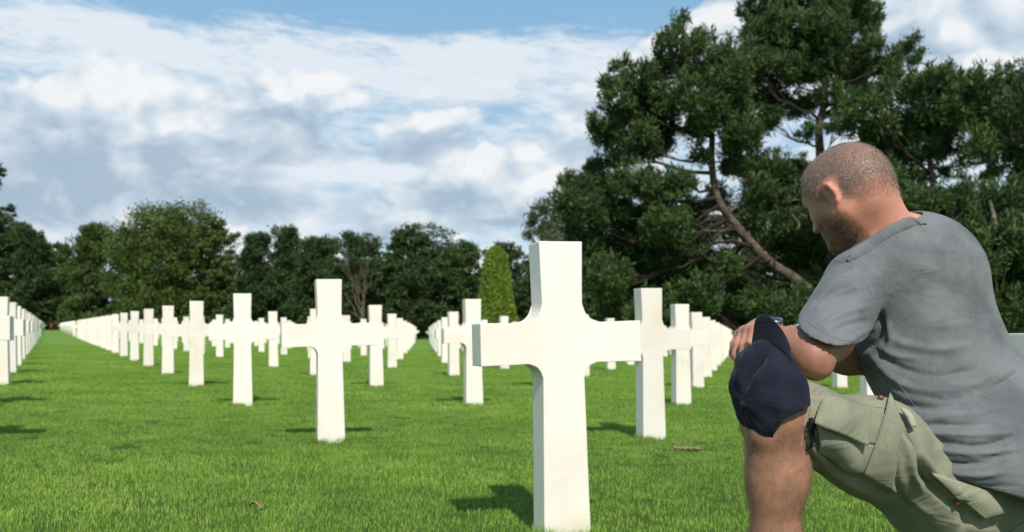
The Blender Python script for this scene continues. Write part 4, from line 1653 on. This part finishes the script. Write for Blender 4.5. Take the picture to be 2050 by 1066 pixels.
V3 = lambda v: Vector(v)
a_, b_ = FV(1600, 651, 1.84), FV(1716, 698, 1.79)
c_ = a_ * .5 + b_ * .5 + np.array((.03, .08, .025))
sn = np.cross(b_ - a_, c_ - a_)
if sn.dot(sleeve_dir) < 0:
    sn = -sn
sp_ = (a_ + b_) / 2 - sn / np.linalg.norm(sn) * .022
halfspace(SL, SL.lo, SL.lo + SL.h * SL.n, sp_, sn)
ax0 = slv0 * .35 + slv1 * .65
S_.capsule(r1_, .05, elR, .06, .003, op='c')
ha, hb = FV(1858, 934, 1.85), FV(2050, 991, 1.85)
hn = np.cross(hb - ha, np.array((.0, 1.0, .10)))
if hn[2] > 0:
    hn = -hn
halfspace(S_, S_.lo, S_.lo + S_.h * S_.n, ha, hn)
# neck hole
nn_ = hp(-.03, 0, -.06) - neckb
S_.capsule(neckb + np.array((.0, 0, .02)), .072, FV(1745, 455, 2.0), .085, .006, op='c')
S_.f = np.where(True, np.minimum(S_.f, SL.f) - np.maximum(.02 - np.abs(S_.f - SL.f), 0) ** 2 / .02 * .25, 0).astype(np.float32)
S_.capsule(ax0, .0505, slv1 + (slv1 - slv0) * .5, .0535, .002, op='c')
V, Q = S_.mesh(2)
shirt_folds = [
    # big drape lines from the armpit across the back
    ([(1735, 705), (1790, 760), (1850, 785), (1930, 778), (2000, 745)], 9, .0060),
    ([(1735, 725), (1775, 790), (1840, 815), (1910, 812)], 8, -.0060),
    ([(1722, 715), (1755, 790), (1800, 850)], 10, -.0100),
    ([(1745, 700), (1800, 735), (1880, 752), (1960, 738)], 7, -.0045),
    ([(1762, 660), (1810, 690), (1880, 700), (1950, 690)], 10, .0035),
    ([(1755, 690), (1790, 712), (1850, 722)], 6, .0040),
    # gathers bunched at the waist
    ([(1838, 865), (1880, 868), (1950, 872), (2035, 868)], 6, .0075),
    ([(1840, 880), (1890, 886), (1960, 893), (2010, 880), (2045, 862)], 6, -.0080),
    ([(1842, 893), (1890, 903), (1960, 910), (2030, 900)], 6, .0070),
    ([(1842, 905), (1880, 922), (1930, 930), (1990, 925)], 5, -.0065),
    ([(1848, 915), (1890, 942), (1950, 952), (2020, 946)], 7, .0050),
    ([(1840, 856), (1880, 850), (1940, 852), (1990, 846)], 6, -.0065),
    ([(1845, 840), (1900, 832), (1960, 828), (2010, 805)], 8, .0040),
    ([(1880, 965), (1950, 978), (2045, 972)], 7, -.0035),
    ([(1930, 905), (1980, 915), (2048, 905)], 5, -.0040),
    ([(1900, 860), (1930, 862), (1962, 858)], 4, .004), ([(1858, 875), (1875, 890), (1905, 895)], 4, -.0045),
    ([(1985, 775), (2015, 762), (2040, 742)], 6, -.0050), ([(2005, 900), (2030, 885), (2048, 868)], 5, -.004),
    ([(1838, 790), (1890, 800), (1950, 795)], 5, -.003),
    # sleeve
    ([(1625, 622), (1655, 600), (1700, 582), (1728, 575)], 6, .0055),
    ([(1622, 620), (1660, 588), (1705, 562)], 5, -.0060),
    ([(1632, 600), (1672, 562), (1715, 545)], 6, .0040),
    ([(1640, 655), (1690, 628), (1745, 612)], 7, .0045),
    ([(1660, 668), (1700, 650), (1748, 640)], 6, -.0045),
    ([(1690, 690), (1725, 668), (1757, 650)], 6, .0045),
    ([(1650, 548), (1675, 528), (1700, 520)], 5, -.0030),
    # crease where sleeve meets back, collar pull
    ([(1762, 620), (1765, 660), (1745, 690), (1722, 705)], 7, -.0090),
    ([(1775, 640), (1782, 680), (1770, 712)], 7, .0050),
    ([(1762, 465), (1800, 455), (1845, 455), (1880, 470)], 8, .0030),
    ([(1838, 452), (1862, 468), (1880, 500), (1890, 540)], 10, .0025),
    ([(1745, 500), (1800, 520), (1870, 545)], 16, .0030),
    ([(1850, 560), (1930, 600), (1985, 680)], 20, -.0030),
    ([(1790, 600), (1850, 640), (1950, 660)], 22, .0025),
]
V = folds(V, Q, [(l_, w_ * .85, h_ * (1.15 if l_[0][1] > 835 else 1.5)) for l_, w_, h_ in shirt_folds])
V = relax(V, Q, 1, .3)
shirt = mesh_np('t_shirt', V, Q, shirt_m, True)
child(shirt, man)
sb = bvh_of(V, Q)
seam('sleeve_seam', sb, [(1672, 520), (1700, 532), (1730, 556), (1750, 590), (1757, 630), (1763, 672)], .0015, shirt_edge_m, shirt, -.0006)
seam('sleeve_hem_stitching', sb, [(1612, 638), (1640, 662), (1680, 680), (1712, 684)], .0012, shirt_edge_m, shirt, .0002, 120, True)
seam('hem_stitching', sb, [(1852, 900), (1868, 930), (1905, 955), (1960, 972), (2048, 984)], .0011, shirt_edge_m, shirt, .0002, 160, True)
seam('side_seam', sb, [(1745, 692), (1800, 770), (1835, 820), (1848, 850)], .0008, shirt_edge_m, shirt, .0)
seam('shoulder_seam', sb, [(1690, 515), (1720, 500), (1752, 492)], .0016, shirt_edge_m, shirt, .0)
# ribbed collar standing round the neck
cpx = smooth2([(1698, 524), (1722, 511), (1745, 496), (1768, 480), (1794, 464), (1818, 453), (1838, 448), (1850, 452)], 60)
axis = Vector((-.60, .10, .72)).normalized()
vs, qs = [], []
cring = [hit(sb, x_, y_, .0) for x_, y_ in cpx]
cring = [p for p in cring if p is not None]
cring = [v for v in spline(cring[::6] + [cring[-1]], 60)]
for i, p in enumerate(cring):
    t = (cring[min(i + 1, 59)] - cring[max(i - 1, 0)]).normalized()
    outw = t.cross(axis).normalized()
    if outw.dot(CAM - p) < 0:
        outw = -outw
    f = i / 59
    w_ = .020 * min(1, .25 + i / 9, .3 + (59 - i) / 8)
    for (o1, o2) in ((-.003, .5), (.0005, 1.0), (.0030, .9), (.0042, .5), (.0045, 0.1), (.003, -.35), (-.005, -.5), (-.006, .2)):
        vs.append(p + outw * (o1 + .0005 * math.sin(i * 2.1)) + axis * (o2 * w_))
kk = 8
for i in range(59):
    for j in range(kk):
        j2 = (j + 1) % kk
        qs.append((i * kk + j, i * kk + j2, (i + 1) * kk + j2, (i + 1) * kk + j))
coll = mesh_np('collar', np.array([v[:] for v in vs]), np.array(qs), shirt_m, True)
child(coll, man)

# ------------------------------------------------------------------ cargo shorts
K_ = Field((.42, 1.50, .02), (1.45, 2.45, .74), .0044)
K_.chain([FV(1990, 1045, 2.0), FV(1885, 985, 1.91), FV(1740, 895, 1.785), FV(1596, 845, 1.725), FV(1520, 838, 1.705)], [.125, .110, .089, .069, .066], .05)
K_.ell(FV(2045, 1050, 2.02), np.eye(3), (.17, .16, .11), .05)
K_.ell(FV(1775, 862, 1.82), np.eye(3), (.05, .05, .045), .05)
K_.chain([FV(2020, 1040, 2.10), FV(1850, 1180, 2.16), FV(1805, 1290, 2.19)], [.14, .105, .09], .05)
# leg opening at the knee: hem plane
h1, h2 = FV(1572, 760, 1.68), FV(1582, 915, 1.66)
hn = np.cross(h2 - h1, np.array((-.35, 1.0, .0)))
if hn[0] > 0:
    hn = -hn
halfspace(K_, K_.lo, K_.lo + K_.h * K_.n, h1, hn)
K_.capsule(FV(1610, 845, 1.73), .055, FV(1520, 838, 1.705), .060, .003, op='c')
halfspace(K_, K_.lo, K_.lo + K_.h * K_.n, knR + np.array((0, 0, .06)), (knR - hipR))
V, Q = K_.mesh(2)
kb = bvh_of(relax(V, Q, 12), Q)
short_folds = [
    ([(1618, 800), (1650, 778), (1690, 772), (1720, 778)], 6, .0060),
    ([(1620, 860), (1680, 930), (1760, 975), (1850, 1030)], 10, -.0060),
    ([(1610, 880), (1660, 940), (1730, 985), (1800, 1025)], 8, .0050),
    ([(1598, 850), (1620, 905), (1650, 940)], 7, -.0070),
    ([(1608, 775), (1614, 820), (1606, 870)], 6, .0055), ([(1622, 770), (1628, 812), (1618, 850)], 5, -.0055),
    ([(1790, 850), (1815, 900), (1828, 950), (1850, 990)], 8, .0075),
    ([(1805, 850), (1838, 905), (1850, 950), (1885, 1000)], 7, -.0085),
    ([(1822, 880), (1860, 935), (1905, 985), (1960, 1020)], 9, .0080),
    ([(1838, 940), (1880, 985), (1925, 1020), (1990, 1050)], 8, -.0080),
    ([(1780, 870), (1790, 920), (1800, 985), (1830, 1020)], 6, -.0060),
    ([(1762, 900), (1772, 950), (1790, 1000)], 6, .0045),
    ([(1700, 775), (1722, 790), (1760, 796)], 6, -.0055), ([(1695, 762), (1730, 778), (1775, 775)], 6, .0065),
    ([(1650, 795), (1690, 812), (1735, 815)], 5, -.003),
    ([(1730, 925), (1790, 985), (1880, 1040)], 8, .004), ([(1900, 1030), (1960, 1050), (2040, 1060)], 10, -.004),
    ([(1925, 1000), (1935, 1040), (1925, 1066)], 10, -.006),
]
V = folds(V, Q, [(l_, w_ * .85, h_ * 1.3) for l_, w_, h_ in short_folds])
V = relax(V, Q, 1, .3)
shorts = mesh_np('shorts', V, Q, short_m, True)
child(shorts, man)
kf = bvh_of(V, Q)
pocket = patch('cargo_pocket', kb, [(1630, 838), (1732, 868), (1724, 948), (1642, 908)], .006, .003, short_m, shorts, bulge=.014, wob=1.5,
               sag=lambda u, v: .006 * math.sin(u * 6 + v * 4) * v)
flap = patch('pocket_flap', kb, [(1642, 800), (1737, 826), (1722, 888), (1620, 846)], .016, .0028, short_m, shorts, bulge=.008,
             sag=lambda u, v: .010 * v * v + .003 * math.sin(u * 7))
patch('side_panel', kb, [(1740, 826), (1778, 836), (1762, 892), (1726, 886)], .007, .0025, short_m, shorts, 12, 12)
patch('side_panel', kb, [(1726, 888), (1762, 894), (1752, 940), (1727, 946)], .006, .0025, short_m, shorts, 12, 12)
patch('cloth_tab', kb, [(1778, 800), (1797, 852), (1781, 973), (1728, 944)], .013, .003, short_m, shorts, 14, 26, bulge=.006)
patch('belt_loop', kb, [(1796, 826), (1806, 830), (1824, 858), (1816, 860)], .012, .004, short_edge_m, shorts, 6, 14, bulge=.008)
patch('back_pocket_flap', kb, [(1856, 944), (1975, 986), (2006, 1024), (1968, 1037)], .010, .003, short_m, shorts, 24, 14, bulge=.006)
patch('back_pocket_flap', kb, [(1856, 946), (1910, 966), (1946, 1004), (1912, 997)], .012, .003, short_m, shorts, 18, 10, bulge=.004)
patch('leg_hem', kb, [(1602, 768), (1610, 768), (1604, 905), (1592, 898)], .001, .002, short_edge_m, shorts, 4, 30)
st = short_dark_m
for ln in ([(1644, 805), (1735, 831)], [(1626, 845), (1719, 883)], [(1722, 884), (1735, 829)], [(1640, 905), (1720, 944)],
           [(1745, 830), (1733, 885), (1727, 940)], [(1772, 838), (1758, 892), (1750, 936)],
           [(1700, 800), (1745, 815), (1782, 818)], [(1812, 862), (1835, 905), (1850, 960)], [(1790, 905), (1792, 960), (1797, 990)],
           [(2050, 1044), (2030, 1058), (2020, 1066)], [(1860, 950), (1908, 992)], [(1990, 1012), (1975, 990)]):
    b2 = kf
    seam('stitching', b2, ln if len(ln) > 2 else [ln[0], ((ln[0][0] + ln[1][0]) / 2, (ln[0][1] + ln[1][1]) / 2), ln[1]], .0008, st, shorts, .0003, 80, True)
for (bx, by, of) in ((1762, 800, .003), (1912, 1005, .004)):
    q = hit(kb, bx, by, of)
    if q:
        m = MB(); m.tube([q, q + (CAM - q).normalized() * .004], [.0060, .0050], 14)
        m.build('button', leather_m, shorts, False)
# shoes: the planted one under the raised knee, the other trailing behind the grounded knee
def boot(name, heel, toe, up):
    h_, t_ = Vector(heel), Vector(toe)
    m = Field(np.minimum(heel, toe) - .10, np.maximum(heel, toe) + .16, .008)
    m.chain([heel, heel * .5 + toe * .5, toe], [.042, .046, .040], .03)
    m.capsule(heel + np.array((0, 0, .02)), .045, np.array(up), .048, .03)
    m.plane(np.array((heel[0], heel[1], gz(heel[0]))), (0, 0, -1))
    v_, q_ = m.mesh(2)
    o = mesh_np(name, v_, q_, boot_m, True)
    child(o, man)


fdir = np.array((-.55, .80, 0))
hl_ = np.array((anL[0], anL[1], gz(anL[0]) + .045)) - fdir * .03
boot('boot', hl_, hl_ + fdir * .20 - np.array((0, 0, .01)), anL + np.array((0, 0, .03)))
hr_ = np.array((anR[0] + .02, anR[1], gz(anR[0]) + .12))
boot('boot', hr_, hr_ + np.array((-.02, .03, -.09)) - fdir * .10, anR + np.array((-.03, 0, 0)))

# ------------------------------------------------------------------ wristwatch
wdir = V3(wrL - elL).normalized()
wc = V3(wrL) - wdir * .012
upv = Vector((0, -.25, 1.0)); upv = (upv - wdir * upv.dot(wdir)).normalized()
sdv = wdir.cross(upv)
m = MB()
rg = []
for k in range(26):
    a_ = 2 * math.pi * k / 25
    rg.append(wc + (upv * math.cos(a_) + sdv * math.sin(a_)) * .0305)
for k in range(25):
    p0, p1 = rg[k], rg[k + 1]
    m.tube([p0 * .96 + p1 * .04 - wdir * .0, p0 * .04 + p1 * .96], .0042, 6)
    m.tube([p0 + wdir * .007, p1 + wdir * .007], .0034, 6)
    m.tube([p0 - wdir * .007, p1 - wdir * .007], .0034, 6)
watch = m.build('wristwatch', steel_m, man, True)
m = MB(); m.tube([wc + upv * .028, wc + upv * .031, wc + upv * .039, wc + upv * .040], [.017, .0195, .0195, .017], 24)
m.build('watch_case', steel_m, watch, False)
m = MB(); m.tube([wc + upv * .0395, wc + upv * .0412], [.016, .0155], 24)
m.build('watch_glass', glass_m, watch, False)

# ------------------------------------------------------------------ baseball cap hanging from the hand
capo = empty('baseball_cap', P(1540, 790, 1.66))
tag(capo, 'navy baseball cap hanging upside down by its brim from the kneeling man\'s hand', 'cap')
cb = Vector((-.22, .10, .95)).normalized()                 # towards the brim (front of the cap)
ca_ = Vector((-.85, -.50, -.17)).normalized()          # crown axis: opening -> button
cb = (cb - ca_ * cb.dot(ca_)).normalized()
cc = ca_.cross(cb)                                     # sideways
C0 = P(1557, 790, 1.685)                               # centre of the opening
RB, RC, RA = .099, .068, .088
NTH, NPH = 132, 44
vs, fs = [], []
for j in range(NPH + 1):
    for i in range(NTH):
        t = 2 * math.pi * i / NTH                      # 0 = brim side
        tb = abs(math.atan2(math.sin(t - math.pi - .62), math.cos(t - math.pi - .62))) / .62
        ph = (j / NPH) * R(96 - 50 * math.sqrt(max(1 - tb ** 2.2, 0)))      # 0 = button, 90 = rim; arched opening at the back
        sx_, cx2 = math.sin(ph), math.cos(ph)
        rr_ = 1.0 + .010 * math.cos(2 * t)
        h_ = RA * (abs(cx2) ** .80) * (1 if cx2 > 0 else -.6)
        sxx = abs(sx_) ** .88
        # six panels meet in fine raised seams
        sm = abs(((t / (2 * math.pi) * 6) % 1) - .5) * 2
        ridge = -.0022 * math.exp(-((1 - sm) / .05) ** 2) * sx_ + .0010 * math.exp(-((1 - sm) / .13) ** 2) * sx_
        p = cb * (math.cos(t) * RB * sxx * rr_) + cc * (math.sin(t) * RC * sxx * rr_) + ca_ * h_
        n_ = p.normalized()
        # soft cloth: a deep crease runs from brim to button, plus small dents
        tt = math.atan2(math.sin(t + .55), math.cos(t + .55))
        dent = -.026 * math.exp(-(tt / .17) ** 2) * math.exp(-((ph - R(46)) / R(24)) ** 2)
        dent += .007 * math.exp(-((tt - .42) / .2) ** 2) * math.exp(-((ph - R(52)) / R(26)) ** 2)
        dent += .006 * math.exp(-((tt + .40) / .2) ** 2) * math.exp(-((ph - R(52)) / R(26)) ** 2)
        tb = math.atan2(math.sin(t - 2.4), math.cos(t - 2.4))
        dent -= .007 * math.exp(-(tb / .35) ** 2) * math.exp(-((ph - R(60)) / R(20)) ** 2)
        dent += .0016 * math.sin(t * 9 + ph * 5) * sx_ + .0022 * math.sin(t * 4 - ph * 11) * sx_ + .0012 * math.sin(t * 3 + 1.2 + ph * 4) * sx_ ** 2 + .0010 * math.sin(t * 5.0 - 2 + ph * 7.0) * sx_
        vs.append((C0 + p + n_ * (ridge + dent))[:])
for j in range(NPH):
    for i in range(NTH):
        i2 = (i + 1) % NTH
        t = 2 * math.pi * (i + .5) / NTH
        ph = (j + .5) / NPH * 96
        if j == 0:
            fs.append((j * NTH + i, (j + 1) * NTH + i2, (j + 1) * NTH + i, j * NTH + i))
        fs.append((j * NTH + i, j * NTH + i2, (j + 1) * NTH + i2, (j + 1) * NTH + i))
fs = [f for f in fs if len(set(f)) == 4]
crown = mesh_np('crown', np.array(vs), np.array(fs), cap_m, True)
md_ = crown.modifiers.new('cloth', 'SOLIDIFY'); md_.thickness = .0022; md_.offset = 0
child(crown, capo)
m = MB(); bt = C0 + ca_ * (RA)
m.tube([bt - ca_ * .003, bt + ca_ * .003, bt + ca_ * .0055, bt + ca_ * .0062], [.0078, .0078, .0055, .001], 16)
m.build('cap_button', cap_m, capo, True)
for t in (.95, 2.15, 4.1):
    ph = R(48)
    p = cb * (math.cos(t) * RB * math.sin(ph) ** .88) + cc * (math.sin(t) * RC * math.sin(ph) ** .88) + ca_ * (RA * math.cos(ph) ** .8)
    n_ = (cb * (math.cos(t) / RB) + cc * (math.sin(t) / RC) + ca_ * (.8 / RA)).normalized()
    ctr = C0 + p + n_ * .0012
    u_ = n_.cross(ca_).normalized(); w_ = n_.cross(u_)
    m = MB(); m.tube([ctr + (u_ * math.cos(k * .4488) + w_ * math.sin(k * .4488)) * .0042 for k in range(15)], .0013, 6, False)
    m.build('eyelet', strap_m, capo, True)
# brim: a curved plate standing up from the front of the crown
vs, qs = [], []
nb, mb2 = 40, 16
bdir = (cb * .95 + Vector((.26, -.10, 0))).normalized()
for j in range(mb2 + 1):
    v = j / mb2
    for i in range(nb + 1):
        u = i / nb * 2 - 1
        ang = u * R(56)
        base = cb * (RB * math.cos(ang)) + cc * (RC * math.sin(ang) * .98)
        length = .054 * math.sqrt(max(1 - abs(u) ** 2.4, 0.0))
        p = base + bdir * (length * v) - cc * (math.sin(ang) * .012 * v)
        p = p - ca_ * (.018 * (u * u) * (.35 + v * .65)) + ca_ * .004     # curve down at the sides
        p = p + ca_ * (.0007 * math.sin(v * 62) * (length / .07))      # rows of stitching
        vs.append((C0 + p)[:])
for j in range(mb2):
    for i in range(nb):
        a0 = j * (nb + 1) + i
        qs.append((a0, a0 + 1, a0 + nb + 2, a0 + nb + 1))
brim = mesh_np('brim', np.array(vs), np.array(qs), cap_m, True)
md_ = brim.modifiers.new('board', 'SOLIDIFY'); md_.thickness = .0035; md_.offset = 0
child(brim, capo)
# adjustable strap across the back opening, with buckle and loose end
sa = C0 - cb * (RB * math.cos(1.0)) - cc * (RC * math.sin(1.0)) - ca_ * .004
sb_ = C0 - cb * (RB * math.cos(.22)) + cc * (RC * math.sin(.22)) - ca_ * .004
lo_, hi_ = (sa, sb_)
midp = (sa + sb_) / 2 - cb * .030 - cc * .014 - ca_ * .004
cur = spline([sa, sa * .55 + midp * .45 - cb * .008, midp, sb_ * .55 + midp * .45 - cb * .008, sb_], 40)
vs, qs = [], []
for i, p in enumerate(cur):
    for q in (-.0055, .0055):
        vs.append((p + ca_ * q)[:])
for i in range(39):
    qs.append((2 * i, 2 * i + 1, 2 * i + 3, 2 * i + 2))
stp = mesh_np('strap', np.array(vs), np.array(qs), strap_m, True)
md_ = stp.modifiers.new('web', 'SOLIDIFY'); md_.thickness = .0022; md_.offset = 0
child(stp, capo)
for cen in (cur[4], cur[33]):
    m = MB()
    u_, w_ = ca_ * .0085, (cur[6] - cur[2]).normalized() * .008
    c4 = [cen + u_ + w_, cen + u_ - w_, cen - u_ - w_, cen - u_ + w_, cen + u_ + w_]
    for k in range(4):
        m.tube([c4[k], c4[k + 1]], .0016, 6)
    m.tube([cen + u_, cen - u_], .0013, 6)
    m.build('buckle', strap_m, capo, False)
